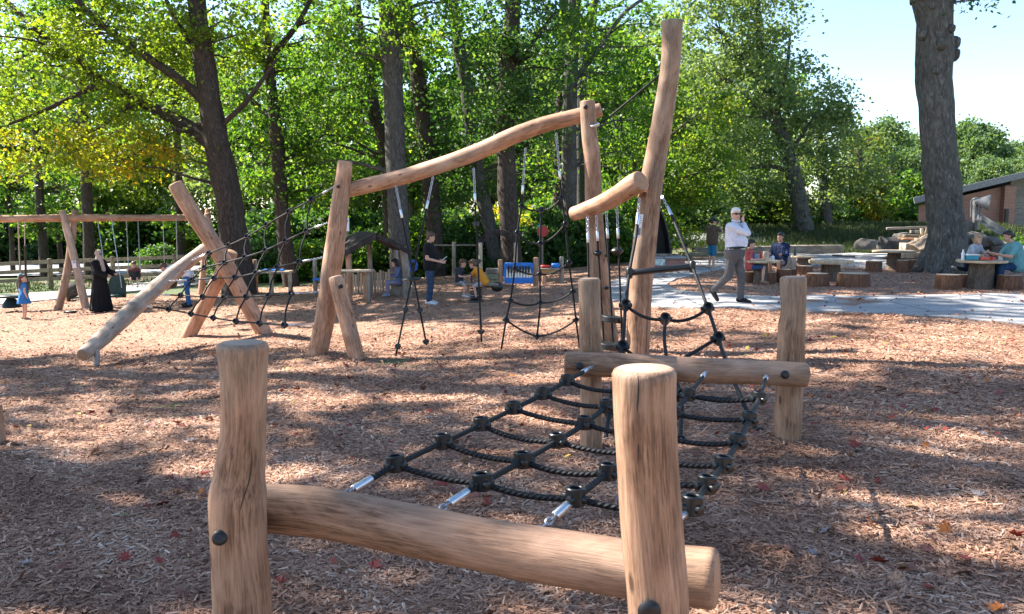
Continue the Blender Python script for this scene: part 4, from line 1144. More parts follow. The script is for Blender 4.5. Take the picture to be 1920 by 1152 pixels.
c3 = P(1253, 690, 7.8); rope(rc, [cm, P(1246, 640, 8.4), c3], .0175)
rope(rc, sagged(SL[4], c3, .05), .0175); rope(rc, sagged(c3, SRr[4], .0), .0175)
c4 = P(1277, 742, 7.2); rope(rc, [c3, c4, P(1275, 830, 6.6)], .0175); rope(rc, sagged(c4, SRr[6], .0), .0175); rope(rc, sagged(P(1275, 830, 6.6), SRr[7], .03), .0175)
conn(rc, c3, nrm, 1.25); conn(rc, c4, nrm, 1.2); conn(rc, P(1275, 830, 6.6), nrm, 1.2)
# printed notice strapped to the tall post
nt = MB(); nt.bar(P(1201, 402, dC - .16), P(1194, 446, dC - .16), .075, .006, up=(0, -1, 0))
noti = nt.build('notice', pm('notice_paper', (.72, .72, .72), .5, var=.06), pC)
pr_ = MB()
for i in range(3): pr_.bar(P(1196.2 + i * 2.2, 428, dC - .168), P(1194.7 + i * 2.2, 441, dC - .168), .007, .003, up=(0, -1, 0))
for i in range(4): pr_.bar(P(1197, 406 + i * 4, dC - .168), P(1203, 406 + i * 4, dC - .168), .004, .003, up=(0, -1, 0))
pr_.build('print', M['cap'], noti)
# left net between the A-frame and the crossed logs
def z3(x, y): return 280 + .3297 * x, 320 + .3297 * y
cols5 = [[(925, 165), (895, 343), (853, 520), (808, 700), (768, 878)], [(795, 235), (775, 400), (730, 550), (680, 710), (627, 868)], [(668, 308), (662, 453), (608, 582), (551, 718), (492, 857)],
         [(558, 375), (545, 492), (488, 607), (425, 722), (363, 838)], [(453, 425), (430, 523), (370, 612), (303, 718), (237, 815)], [(340, 470), (315, 550), (245, 622), (178, 710), (110, 790)]]
dcol = [12.4, 12.9, 13.4, 13.9, 14.3, 14.7]
drow = [.35, .2, .0, -.15, -.3]
NK = [[P(*z3(*c), dcol[i] + drow[j]) for j, c in enumerate(col)] for i, col in enumerate(cols5)]
rights = [P(634, 346, dA - .05), P(627, 413, dA - .05), P(615, 481, dA - .05), P(600, 547, dA - .05), P(593, 609, dA - .05)]
lefts = [P(360, 488, 15.1), P(345, 510, 14.9), P(318, 527, 14.6), P(292, 553, 14.1), P(262, 572, 13.8)]
for j in range(5):
    row = [NK[i][j] for i in range(6)]
    a = roped_end(rc, row[0], rights[j], .0155, clen=.3); b = roped_end(rc, row[-1], lefts[j], .0155, clen=.16)
    rope(rc, [a] + row + [b], .0135, n=8, step=.1)
for i in range(6):
    rope(rc, [NK[i][0]] + [q for j in range(4) for q in (NK[i][j].lerp(NK[i][j + 1], .5) + Vector((-.03, 0, -.01)), NK[i][j + 1])], .0135, n=8, step=.1)
    for j in range(5): conn(rc, NK[i][j], (-.3, -1, .3), 1.0)

# ---- crossed logs with the balance log
cl = thing('crossed_logs', onground(-4.9, 15.6), 'crossed leaning logs propping up a pale balance log', 'climbing frame')
dX = 15.9
x1 = log(cl, [(506, 645, dX, 29), (494, 622, dX, 29), (458, 560, dX, 30), (420, 490, dX, 31), (385, 435, dX, 31), (350, 382, dX, 29), (328, 345, dX, 27)], mats=[M['logfar'], M['end']], seed=31, step=.12)
x2 = log(cl, [(346, 645, dX + .45, 26), (358, 622, dX + .45, 26), (385, 570, dX + .4, 26), (412, 520, dX + .35, 25), (436, 472, dX + .3, 22)], mats=[M['logfar'], M['end']], seed=32, step=.12)
bal = log(cl, [(155, 666, 12.6, 25), (200, 627, 13.3, 31), (250, 580, 14.2, 31), (310, 526, 15.3, 28), (384, 467, 16.4, 22)], 'balance_log', [M['logpale'], M['end']], seed=33, step=.12)
bolt(x1, P(413, 494, dX - .16), (0, -1, 0), 1.2)
ft = MB(); gft = G(181, 686); ft.tube([P(181, 655, gft.y), gft - Vector((0, 0, .1))], .045, n=10); ft.build('metal_foot', M['steel'], cl)
# ------------------------------------------------------------------ swings
dS1, dS2 = 23.8, 27.2
sw = thing('swing_set', onground(-11, 25), 'wide swing frame of leaning logs under one long log beam', 'swing set')
LF = [M['logfar'], M['end']]
log(sw, [(100, 600, dS1 - .3, 15), (108, 583, dS1 - .3, 15), (128, 500, dS1, 14), (141, 394, dS1 + .2, 12)], mats=[M['log'], M['end']], seed=41, step=.2, n=14)
pq = log(sw, [(170, 604, dS1 + .2, 15), (163, 586, dS1 + .2, 15), (143, 500, dS1, 14), (128, 440, dS1 - .1, 13), (116, 395, dS1 - .2, 12)], mats=[M['logpale'], M['end']], seed=42, step=.2, n=14)
log(sw, [(374, 570, dS2 - .3, 12), (377, 552, dS2 - .3, 12), (383, 480, dS2, 11), (390, 393, dS2 + .2, 10)], mats=LF, seed=43, step=.2, n=14)
log(sw, [(436, 568, dS2 + .3, 12), (430, 553, dS2 + .3, 12), (410, 490, dS2, 12), (388, 400, dS2 - .2, 10)], mats=[M['logpale'], M['end']], seed=44, step=.2, n=14)
log(sw, [(-90, 413, dS1 - 1.6, 14), (0, 411, dS1 - 1, 13), (130, 409, dS1, 14), (260, 409, dS1 + 1.7, 12), (392, 408, dS2, 11)], 'beam', LF, seed=45, step=.25, n=16)
sp_ = MB(); sp_.bar(P(138, 489, dS1 - .12), P(140, 503, dS1 - .12), .11, .01, up=(0, -1, 0)); pl_ = sp_.build('notice', pm('swing_notice', (.75, .76, .78), .5, var=.05), pq)
sp2 = MB(); sp2.lathe([(.035, 0), (.035, .004), (.0005, .005)], P(138.6, 492, dS1 - .13), (0, -1, 0), n=14); sp2.build('print', pm('swing_notice_print', (.35, .37, .45), .5), pl_)
M['bucket'] = pm('swing_rubber', (.012, .022, .022), .5, var=.3)
M['bucketg'] = pm('swing_green', (.015, .05, .045), .5, var=.3)
def swing(label, top, bot, half, seatfn, sleeve=None):
    """two chains from the beam (top px,py,d) to the seat"""
    a, b = P(*top), P(*bot); t = thing('swing', b, label, 'swing', 'swings hanging from the log swing frame')
    for s in (-1, 1):
        off = Vector((s * half, 0, 0)); m = MB(); m.tube([a + off, b + off + Vector((0, 0, .25))], .012, n=6); m.build('chain', M['steel'], t)
        if sleeve and (s == sleeve[2] or sleeve[2] == 0):
            m = MB(); m.tube([(a + off).lerp(b + off, sleeve[0]), (a + off).lerp(b + off, sleeve[1])], .03, n=10); m.build('grip_sleeve', M['bucket'], t)
    seatfn(t, b); return t
def bucket(t, b, mat=None):
    m = MB(); m.lathe([(.02, -.02), (.13, 0), (.17, .1), (.18, .26), (.165, .26), (.15, .1), (.1, .03), (.0005, .02)], b, n=18); m.build('seat', mat or M['bucket'], t)
def highback(t, b):
    m = MB()
    m.box(b + Vector((0, 0, .02)), (.36, .34, .07), bev=.02); m.build('seat', M['bucketg'], t)
    m = MB(); m.add(*(lambda pr: ([p for y in (.0, .06) for p in [b + Vector((x, .12 + y, z)) for x, z in pr]],
                    [tuple(range(len(pr))), tuple(reversed(range(len(pr), 2 * len(pr))))] + [(i, len(pr) + i, len(pr) + (i + 1) % len(pr), (i + 1) % len(pr)) for i in range(len(pr))]))
        ([(-.24, -.05), (.24, -.05), (.25, .3), (.2, .52), (.1, .62), (-.08, .62), (-.19, .5), (-.25, .3)]))
    m.build('backrest', M['bucketg'], t)
swing('swing with a tall dark green backrest, beside the woman in black', (196, 412, 24.6), (216, 556, 24.3), .2, lambda t, b: highback(t, b), None)
swing('bucket swing with the toddler, black grip sleeve on its left chain', (248, 411, 25.4), (253, 525, 24.6), .17, lambda t, b: bucket(t, b))
swing('empty swing on long chains at the right end of the frame', (318, 410, 26.2), (322, 540, 26.2), .2, lambda t, b: bucket(t, b))
def flat(t, b):
    m = MB(); m.box(b, (.75, .5, .07), bev=.02); m.lathe([(.16, -.32), (.28, -.30), (.10, -.05)], b, n=14); m.build('seat', M['bucket'], t)
    m = MB(); m.box(b + Vector((.28, .15, .3)), (.28, .08, .55), bev=.03); m.build('backrest', M['bucketg'], t)
swing('dark platform swing with a backrest behind the girl in the blue dress', (12, 413, 22.9), (20, 556, 23.6), .3, flat)
swing('swing with a long black grip sleeve at the far left', (40, 413, 23.2), (44, 545, 24.0), .08, lambda t, b: bucket(t, b), (.35, .95, 0))

# ------------------------------------------------------------------ rail fence, wires, sign
fp = [(-150, 31.4), (-28, 31.7), (93, 32.1), (211, 32.6), (327, 33.1), (440, 33.7), (550, 34.3)]
fe = thing('rail_fence', P(93, 540, 32.1), 'weathered three-rail timber fence along the road behind the swings', 'fence')
pp = []
for px, d in fp:
    x = (px - 960) / F * d; b = onground(x, d); pp.append(b)
    m = MB(); m.bar(b - Vector((0, 0, .2)), b + Vector((0, 0, 1.12)), .15, .13, bev=.015); m.build('post', M['fencewood'], fe)
for i in range(len(pp) - 1):
    for h in (.36, .68, 1.0):
        m = MB(); m.bar(pp[i] + Vector((-.1, -.09, h)), pp[i + 1] + Vector((.02, -.095, h + .01)), .045, .14, up=(0, 0, 1)); m.build('rail', M['fencewood'], fe)
for py, lb in ((303, 'upper overhead wire crossing behind the maple'), (318, 'lower overhead wire crossing behind the maple')):
    a, b = P(-300, py - 8, 60), P(640, py + 2, 60)
    m = MB(); m.tube(sagged(a, b, .25, 10), .018, n=5); tag(m.build('overhead_wire', pm('wire', (.12, .12, .13), .5), None, a), lb, 'wire')
sg = thing('road_sign', onground((650 - 960) / F * 24, 24), 'white sign with a black fork symbol on a pale pole behind the A-frame', 'sign')
m = MB(); m.tube([onground((650 - 960) / F * 24, 24), P(650, 385, 24)], .035, n=10); m.build('pole', M['greywood'], sg)
m = MB(); m.box(P(649, 421, 23.94), (.17, .02, .38), bev=.006); sgp = m.build('plate', pm('sign_white', (.75, .77, .78), .4, var=.05), sg)
m = MB(); c = P(649, 421, 23.925)
for a, b in (((0, -.12), (0, .02)), ((0, .02), (-.05, .11)), ((0, .02), (.05, .11))): m.bar(c + Vector((a[0], 0, a[1])), c + Vector((b[0], 0, b[1])), .022, .006, up=(0, -1, 0))
m.build('symbol', M['cap'], sgp)

# ------------------------------------------------------------------ play hut
hut = thing('play_hut', onground(-4.0, 22.8), 'small open play hut with a dark board roof and log posts', 'hut')
dh = 22.0
prof = [(632, 481), (656, 467.5), (680, 454), (706, 440), (728, 448.5), (750, 460.5), (773, 474)]
back = Vector((-.75, 1.5, .02))
def hp(px, py, off=0): return P(px, py, dh) + back * off
for i in range(len(prof) - 1):
    a0, a1 = hp(*prof[i]), hp(*prof[i + 1])
    nb_ = 3
    for q in range(nb_):
        f0, f1 = q / nb_ + .012, (q + 1) / nb_ - .012
        p0, p1 = a0.lerp(a1, f0), a0.lerp(a1, f1); lift = Vector((0, 0, .035 + .008 * ((i + q) % 2)))
        V = [p0, p1, p1 + back, p0 + back]; V = V + [v + lift for v in V]
        m = MB(); m.add(V, [(3, 2, 1, 0), (4, 5, 6, 7), (0, 1, 5, 4), (1, 2, 6, 5), (2, 3, 7, 6), (3, 0, 4, 7)]); m.build('roof_board', M['darkwood'], hut, smooth=False)
m = MB()
for i in range(len(prof) - 1): m.bar(hp(*prof[i], -.01) - Vector((0, 0, .05)), hp(*prof[i + 1], -.01) - Vector((0, 0, .05)), .05, .11, up=(0, 0, 1))
m.build('fascia', M['darkwood'], hut)
def gpost(px, py_top, d, w, mat='greywood', nm='post', lean=0):
    x = (px - 960) / F * d; b = onground(x, d); tp = P(px + lean, py_top, d)
    m = MB(); m.tube([b - Vector((0, 0, .1)), b.lerp(tp, .5) + Vector((.02, 0, 0)), tp], [w / 2 * 1.1, w / 2, w / 2 * .9], n=12, step=.2, wob=.05, seed=int(px), bev=.01); return m.build(nm, [M[mat], M['end']], hut)
gpost(653, 470, 22.2, .16, 'logfar'); gpost(692, 458, 23.2, .13); gpost(764, 463, 22.4, .20, 'greywood', lean=-9); gpost(742, 462, 23.6, .13)
m = MB(); m.box(P(664, 508, 21.4), (.95, .5, .05), bev=.01); m.build('counter', M['palewood'], hut)
m = MB(); b = onground((690 - 960) / F * 21.3, 21.3); m.bar(b, P(690, 510, 21.3), .09, .09, bev=.01); m.build('counter_leg', M['greywood'], hut)
m = MB(); b = onground((684 - 960) / F * 21.7, 21.7); m.bar(b, P(683, 510, 21.7), .08, .08, bev=.01); m.build('counter_leg', M['logfar'], hut)
for i in range(19):
    px = 640 + i * 5.2; d = 24.0; x = (px - 960) / F * d; b = onground(x, d)
    m = MB(); m.bar(b, b + Vector((0, 0, .62 + .04 * sin(i * 2.3))), .06, .02, up=(0, 1, 0)); m.build('picket', M['palewood'] if i % 3 else M['greywood'], hut)
m = MB(); m.box(onground((747 - 960) / F * 22.9, 22.9, .34), (.4, .4, .06), bev=.01); m.build('bench', M['palewood'], hut)
m = MB(); m.box(onground((747 - 960) / F * 22.9, 22.9, .16), (.3, .3, .3)); m.build('bench_base', M['greywood'], hut)
# blue hoop behind the hut
bh = thing('toy_hoop', onground((774 - 960) / F * 24, 24), 'blue ring on a post just right of the play hut', 'toy')
m = MB(); m.tube([onground((774 - 960) / F * 24, 24), P(774, 508, 24)], .03, n=8); m.build('post', M['greywood'], bh)
m = MB(); c = P(774, 499, 23.95)
ring = [c + Vector((cos(i / 16 * 2 * pi) * .11, 0, sin(i / 16 * 2 * pi) * .13)) for i in range(17)]
m.tube(ring, .035, n=8, cap=False); m.build('ring', pm('blue_plastic', (.02, .10, .45), .4), bh)

# ------------------------------------------------------------------ play panels and low tables
M['blue'] = pm('blue_paint', (.02, .17, .55), .45, var=.2)
M['red'] = pm('red_plastic', (.45, .03, .03), .4, var=.2)
M['white'] = pm('white_paint', (.75, .74, .70), .5, var=.08)
M['grn'] = pm('greenish_board', (.22, .24, .15), .7, var=.3)
def simple_post(t, px, py, d, w=.14, mat='log', name='post'):
    x = (px - 960) / F * d; b = onground(x, d)
    m = MB(); m.tube([b - Vector((0, 0, .15)), P(px, py, d)], [w / 2, w / 2 * .95], n=14, endmat=1, bev=.02, step=.2, wob=.03, seed=int(px)); return m.build(name, [M[mat], M['end']], t)
dp = 23.2
pt = thing('piano_panel', onground((972 - 960) / F * dp, dp), 'blue play panel with black and white piano keys between log posts', 'play panel')
simple_post(pt, 938, 487, dp); simple_post(pt, 1005, 483, dp, .15)
k_ = dp / F
def px_box(px0, py0, px1, py1, d, th):
    a, b = P(px0, py0, d), P(px1, py1, d); return (a + b) / 2, (abs(b.x - a.x), th, abs(b.z - a.z))
m = MB(); m.box(*px_box(945, 493, 1001, 505, dp, .04), bev=.006); m.build('top_board', M['blue'], pt)
m = MB(); m.box(*px_box(946, 521, 1001, 532, dp, .04), bev=.006); m.build('bottom_board', M['blue'], pt)
for x0_ in (944, 998):
    m = MB(); m.box(*px_box(x0_, 505.2, x0_ + 4, 520.8, dp, .03)); m.build('side_board', M['blue'], pt)
for i in range(9):
    x0 = 949 + i * 5.4
    m = MB(); m.box(*px_box(x0, 505.3, x0 + 3.4, 520.7, dp, .025)); m.build('white_key', M['white'], pt)
    if i < 8:
        m = MB(); m.box(*px_box(x0 + 3.0, 499, x0 + 6.4, 511.5, dp - .03, .025)); m.build('black_key', M['black'], pt)
bx = thing('planter_box', onground((922 - 960) / F * 24, 24), 'grey-green wooden box beside the piano panel', 'planter')
for i, (y0, y1) in enumerate(((504, 512), (512.6, 523), (523.6, 535))):
    m = MB(); m.box(*px_box(906 + (i == 0) * 5, y0, 938, y1, 24 + .01 * i, .5), bev=.01); m.build('board', M['grn'] if i else M['greywood'], bx)
lt = thing('play_table', onground((1034 - 960) / F * 24, 24), 'low play table with red and blue trays right of the piano panel', 'table')
m = MB(); m.box(*px_box(1010, 502, 1056, 506, 24, .6), bev=.01); m.build('top', M['greywood'], lt)
m = MB(); m.box(*px_box(1016, 507, 1046, 511, 23.8, .2)); m.build('rail', pm('ochre', (.4, .22, .05), .6), lt)
simple_post(lt, 1053, 481, 24, .13, 'greywood'); simple_post(lt, 1020, 506, 23.8, .12, 'logfar', 'leg')
m = MB(); m.box(*px_box(1013, 497.5, 1032, 502, 23.9, .3), bev=.02); tag(m.build('tray', M['red'], None, P(1022, 502, 23.9)), 'red tray on the low play table', 'tray')
m = MB(); m.box(*px_box(1034, 494, 1049, 502, 23.9, .3), bev=.02); tag(m.build('tray', M['blue'], None, P(1041, 502, 23.9)), 'blue tray on the low play table', 'tray')
t2 = thing('work_table', onground((510 - 960) / F * 26.3, 26.3), 'pale wooden table with a blue tray top behind the crossed logs', 'table')
m = MB(); m.box(*px_box(471, 508, 546, 512, 26.3, .6), bev=.01); m.build('top', M['palewood'], t2)
m = MB(); m.box(*px_box(492, 505.2, 532, 507.8, 26.3, .4), bev=.01); m.build('tray', M['blue'], t2)
simple_post(t2, 478, 487, 26.4, .15, 'logfar')
for px in (508, 543):
    m = MB(); b = onground((px - 960) / F * 26.2, 26.2); m.bar(b, P(px, 510, 26.2), .12, .1, bev=.01); m.build('leg', M['palewood'], t2)
t3 = thing('shelf_post', onground((594 - 960) / F * 25, 25), 'short weathered post with a small blue shelf left of the A-frame', 'post')
simple_post(t3, 590, 486, 25, .13, 'greywood'); simple_post(t3, 601, 512, 25, .09, 'greywood', 'leg')
m = MB(); m.box(*px_box(588, 522, 606, 526, 24.8, .3), bev=.01); m.build('shelf', M['blue'], t3)
ar = thing('arch', onground((933 - 960) / F * 27, 27), 'dark curved timber arch on two posts behind the spring rider', 'arch')
simple_post(ar, 901, 455, 27, .13, 'palewood'); simple_post(ar, 967, 455, 27, .13, 'palewood')
for i in range(9):
    a0, a1 = pi * i / 9, pi * (i + 1) / 9
    cs = [P(934 - q * cos(a), 462 - (q - 6) * .92 * sin(a), 27) for a in (a0 + .01, a1 - .01) for q in (28, 40)]
    V = cs + [v + Vector((0, .25, 0)) for v in cs]
    m = MB(); m.add(V, [(0, 1, 3, 2), (4, 6, 7, 5), (0, 4, 5, 1), (2, 3, 7, 6), (0, 2, 6, 4), (1, 5, 7, 3)]); m.build('arch_segment', M['darkwood'], ar, smooth=False)
rl = thing('low_rail_fence', onground((860 - 960) / F * 29, 29), 'low rail with a round post top behind the two boys', 'fence')
simple_post(rl, 851, 454, 29, .14, 'greywood'); simple_post(rl, 800, 470, 29, .12, 'greywood')
m = MB(); m.bar(P(796, 460, 29), P(905, 460, 29), .03, .05); m.build('rail', M['greywood'], rl)
bd = thing('hanging_sign', P(1017, 450, 29), 'small red and teal sign hanging among the trunks', 'sign')
m = MB(); m.lathe([(.2, 0), (.2, .02), (.0005, .021)], P(1018, 434, 29), (0, -1, 0), n=8); m.build('red_plate', M['red'], bd)
m = MB(); m.box(P(1012, 432, 29.05), (.16, .02, .36), bev=.005); m.build('teal_plate', pm('teal_paint', (.05, .42, .36), .5), bd)
m = MB(); m.tube([P(1017, 446, 29.1), onground((1017 - 960) / F * 29.1, 29.1)], .03, n=8); m.build('pole', M['greywood'], bd)

# spring rider
dsr = 19.2
sr = thing('spring_rider', G(893, 566), 'spring rocker with a plank seat carrying two boys', 'spring rider')
b0 = G(893, 566)
m = MB(); hel = [b0 + Vector((cos(i * .55) * .13, sin(i * .55) * .13, .02 + i * .0058)) for i in range(58)]
m.tube(hel, .017, n=7); m.build('spring', M['black'], sr)
m = MB(); m.bar(b0 + Vector((-.55, .1, .42)), b0 + Vector((.55, -.1, .42)), .22, .07, bev=.02); m.build('plank', M['greywood'], sr)
m = MB(); m.tube([b0 + Vector((-.1, 0, .42)), b0 + Vector((-.13, 0, .68))], .025, n=8); m.tube([b0 + Vector((-.13, -.2, .68)), b0 + Vector((-.13, .2, .68))], .022, n=8); m.build('handlebar', M['black'], sr)
m = MB(); m.ell(b0 + Vector((.5, -.05, .36)), (.15, .13, .12), 12); m.build('end_buffer', M['black'], sr)
m = MB(); m.lathe([(.2, 0), (.19, .05), (.02, .06)], b0 - Vector((0, 0, .01)), n=16); m.build('base', M['black'], sr)

# black hooded frame on a brick planter
dk = 27.0
hd = thing('hooded_frame', P(1235, 480, dk), 'tall black tapering hood standing on the brick planter', 'play hood')
outl = [(1196, 482), (1198, 440), (1206, 405), (1222, 384), (1236, 386), (1246, 410), (1254, 440), (1259, 482)]
def extr(m, pix, d0, d1, inner=None):
    n = len(pix); V = [P(a, b, d0) for a, b in pix] + [P(a, b, d0) + Vector((0, d1 - d0, 0)) for a, b in pix]
    m.add(V, [tuple(range(n)), tuple(reversed(range(n, 2 * n)))] + [(i, n + i, n + (i + 1) % n, (i + 1) % n) for i in range(n)])
for i in range(len(outl) - 1):
    a, b = P(*outl[i], dk), P(*outl[i + 1], dk); m = MB(); m.bar(a + Vector((0, .45, 0)), b + Vector((0, .45, 0)), .9, .05, up=(1, 0, .3)); m.build('hood_panel', M['black'], hd)
m = MB(); extr(m, [(q[0], q[1] + 2) for q in outl], dk + .8, dk + .86); m.build('back_panel', M['cap'], hd)
m = MB(); m.box(*px_box(1228, 476, 1258, 480, dk - .05, .3), bev=.01); m.build('ledge', M['greywood'], hd)
m = MB(); m.box(*px_box(1199, 448, 1229, 476, dk + .25, .4), bev=.02); m.build('inner_box', pm('grey_panel', (.22, .22, .24), .6), hd)
def brick_mat(name, sc=1.0):
    k = NT(name); g = k.attr('grain').outputs['Vector']
    rot = k.n('ShaderNodeMapping'); k.l(g, rot.inputs['Vector']); rot.inputs['Rotation'].default_value = (pi / 2, 0, 0)
    bt = k.n('ShaderNodeTexBrick'); k.l(rot.outputs[0], bt.inputs['Vector']); bt.inputs['Scale'].default_value = 1.0
    bt.inputs['Brick Width'].default_value = .23 * sc; bt.inputs['Row Height'].default_value = .078 * sc; bt.inputs['Mortar Size'].default_value = .010 * sc
    bt.inputs['Color1'].default_value = (.42, .17, .11, 1); bt.inputs['Color2'].default_value = (.30, .12, .085, 1); bt.inputs['Mortar'].default_value = (.34, .28, .24, 1)
    nz = k.noise(g, 3, 4); k.col(k.mix(k.ramp(nz, [(.35, (0, 0, 0)), (.7, (.5,) * 3)]), bt.outputs['Color'], (.26, .11, .08)))
    k.bump(bt.outputs['Fac'], -.5, .01); k.b.inputs['Roughness'].default_value = .85
    return k.m
M['brick'] = brick_mat('brick')
bp = thing('brick_planter', onground((1240 - 960) / F * dk, dk), 'low brick planter with a concrete cap under the black hood', 'planter')
m = MB(); m.box(*px_box(1196, 484, 1279, 504, dk, .9)); m.build('wall', M['brick'], bp)
m = MB(); m.box(*px_box(1194, 480.2, 1281, 484, dk - .02, .98), bev=.01); m.build('cap', M['concrete'], bp)
m = MB(); m.box(*px_box(1228, 486, 1247, 498, dk - .5, .06)); m.build('painted_tile', pm('pale_tile', (.5, .55, .5), .5, var=.5, scale=16), bp)

# ------------------------------------------------------------------ bank, timbers, boulders
M['rock'] = pm('boulder', (.105, .097, .086), .85, var=.4, scale=3, bump=.8, bscale=9)
M['mud'] = pm('earth_mound', (.20, .155, .12), .95, var=.4, scale=4, bump=.9, bscale=12)
def timber(px0, px1, py0, py1, d, label, mat='greywood', th=.35):
    m = MB(); c, s = px_box(px0, py0, px1, py1, d, th)
    m.bar(c - Vector((s[0] / 2, 0, 0)), c + Vector((s[0] / 2, .2, 0)), th, s[2], bev=.03)
    o = m.build('timber_sleeper', M[mat], None, Vector((c.x, c.y, c.z - s[2] / 2))); tag(o, label, 'timber', 'retaining timbers along the bank')
timber(1474, 1582, 460, 477, 36.2, 'long grey retaining timber behind the seated boy in navy')
timber(1405, 1470, 462, 478, 36.3, 'weathered retaining timber behind the red-shirted child')
timber(1276, 1372, 473, 491, 34.8, 'dark mossy retaining timber behind the man in brown', 'fencewood', .4)
timber(1300, 1345, 464, 474, 35.6, 'upper short timber of the stepped bank', 'greywood')
def boulder(px, py, d, w, h, label, seed):
    x = (px - 960) / F * d; c = P(px, py, d); rs = random.Random(seed)
    import bmesh
    bm = bmesh.new(); bmesh.ops.create_icosphere(bm, subdivisions=3, radius=1)
    ph = [rs.uniform(0, 6) for _ in range(6)]
    for v in bm.verts:
        q = v.co.copy(); f = 1 + .22 * sin(2.3 * q.x + ph[0]) * sin(2.1 * q.y + ph[1]) + .14 * sin(4 * q.z + ph[2] + q.x * 3) + .08 * sin(6 * q.y + ph[3] + 3 * q.z) + .05 * sin(11 * q.x + 7 * q.z + ph[5])
        q = q * f; q.z = max(-.55, min(.62 + .08 * sin(3 * q.x + ph[4]), q.z)); v.co = Vector((q.x * w / 2, q.y * w * .4, q.z * h * .85))
    me = bpy.data.meshes.new('boulder'); bm.to_mesh(me); bm.free(); me.materials.append(M['rock'])
    for p in me.polygons: p.use_smooth = True
    me.set_sharp_from_angle(angle=R(32))
    o = link_mesh('boulder', me, None, c); tag(o, label, 'boulder')
for a in [(1626, 459, 34.5, .8, .42, 'grey boulder on the grass bank, left of the pair', 1), (1669, 460, 33, 1.0, .6, 'larger rounded boulder on the bank beside the timber crates', 2), (1584, 486, 33, .85, .3, 'flat-topped rock lying on the pale path', 3), (1612, 486, 33.5, .45, .18, 'small pale stone beside the flat-topped rock', 4),
          (1640, 484, 34, .4, .18, 'small stone right of the flat-topped rock', 5), (1690, 447, 35, .7, .4, 'boulder at the top of the bank beside the crates', 6), (1808, 425, 29, .5, .4, 'stacked stone beside the funnel pole', 7), (1850, 455, 28, 1.0, .35, 'flat slab on the earth mound behind the fair-haired girl', 8), (1880, 470, 27.5, .7, .3, 'grey rock at the foot of the earth mound', 9), (1812, 452, 28.5, .6, .4, 'stone beside the huge trunk on the mound', 10)]: boulder(*a)
# bark log lying by the swings
m = MB(); m.tube([P(118, 553, 26.6), P(146, 540, 26.9)], [.26, .24], n=18, mat=0, endmat=1, wob=.06, bev=.03, seed=3, step=.1)
tag(m.build('log_section', [M['barkgrey'], M['stumptop']], None, P(130, 560, 26.7)), 'thick grey log lying behind the left swing posts', 'log')
# grass blades on the bank and along the fence
M['blade'] = leaf_mat('grass_blade', [(0, (.02, .045, .014)), (.6, (.04, .07, .02)), (.9, (.075, .09, .03)), (1, (.16, .12, .05))], .25, 1.3)
def blades(N, xr, yr, name, label, h=.16, keep=None):
    x = rng.uniform(*xr, N); y = rng.uniform(*yr, N)
    if keep is not None:
        kk = np.array([keep(a, b) for a, b in zip(x, y)]); x, y = x[kk], y[kk]; N = len(x)
    z = np.array([gz(a, b) for a, b in zip(x, y)]) - .03
    a = rng.random(N) * 6.28; hh = h * rng.uniform(.5, 1.5, N); w = .02
    V = np.empty((N, 3, 3)); c = np.stack([x, y, z], 1); s = np.stack([np.cos(a), np.sin(a), 0 * a], 1) * w
    V[:, 0] = c - s; V[:, 1] = c + s; V[:, 2] = c + np.stack([rng.normal(0, .06, N), rng.normal(0, .06, N), hh], 1)
    me = np_mesh(name, V.reshape(-1, 3), np.arange(N * 3).reshape(N, 3), [M['blade']], rng.random(N), smooth=False)
    tag(link_mesh(name, me), label, 'grass', kind='stuff')
blades(60000, (8, 26), (36.5, 50), 'bank_grass', 'green grass covering the bank behind the picnic tables', .2)
blades(9000, (-26, -10), (28.6, 36), 'verge_grass', 'thin grass on the verge along the rail fence', .1, lambda a, b: b > 30.6 and (a + b) % .9 < .7)
# earth mound with funnel and chute
md = MB()
V, FA = [], []
for j in range(15):
    for i in range(21):
        u, v = i / 20, j / 14; x = 13.9 + 6.2 * u; y = 27 + 6 * v
        h = 1.25 * math.exp(-((u - .22) / .3) ** 2 - ((v - .45) / .33) ** 2) + .5 * math.exp(-((u - .7) / .25) ** 2 - ((v - .5) / .3) ** 2)
        V.append(Vector((x, y, gz(x, y) - .1 + h + .05 * sin(7 * x + 5 * y) + .04 * sin(13 * x)))) 
for j in range(14):
    for i in range(20): a = j * 21 + i; FA.append((a, a + 1, a + 22, a + 21))
md.add(V, FA); mo = md.build('earth_mound', M['mud']); tag(mo, kind='structure')
M['chute'] = pm('galvanised_chute', (.20, .205, .21), .6, .2, var=.2)
fn = thing('funnel_pump', P(1832, 420, 29), 'grey metal funnel on a pole feeding a sloping chute', 'water play')
m = MB(); m.tube([P(1829, 432, 29), P(1829, 371, 29)], .09, n=14, bev=.02); m.build('pole', M['chute'], fn)
m = MB(); m.tube([P(1821, 408, 28.9), P(1821, 377, 28.9)], .03, n=8); m.tube([P(1838, 405, 28.9), P(1838, 372, 28.9)], .03, n=8); m.tube([P(1821, 377, 28.9), P(1829, 372, 28.9)], .03, n=8); m.build('pipe', M['chute'], fn)
m = MB(); m.lathe([(.07, 0), (.27, .42), (.25, .42), (.05, .02), (.0005, .01)], P(1828, 378, 28.8), (.85, -.35, -.1), n=18); m.build('funnel', M['chute'], fn)
m = MB()
a, b = P(1836, 411, 28.8), P(1880, 440, 27.6); m.bar(a, b, .26, .03); m.bar(a + Vector((0, -.14, .07)), b + Vector((0, -.14, .07)), .03, .17); m.bar(a + Vector((0, .14, .07)), b + Vector((0, .14, .07)), .03, .17); m.build('chute', M['chute'], fn)
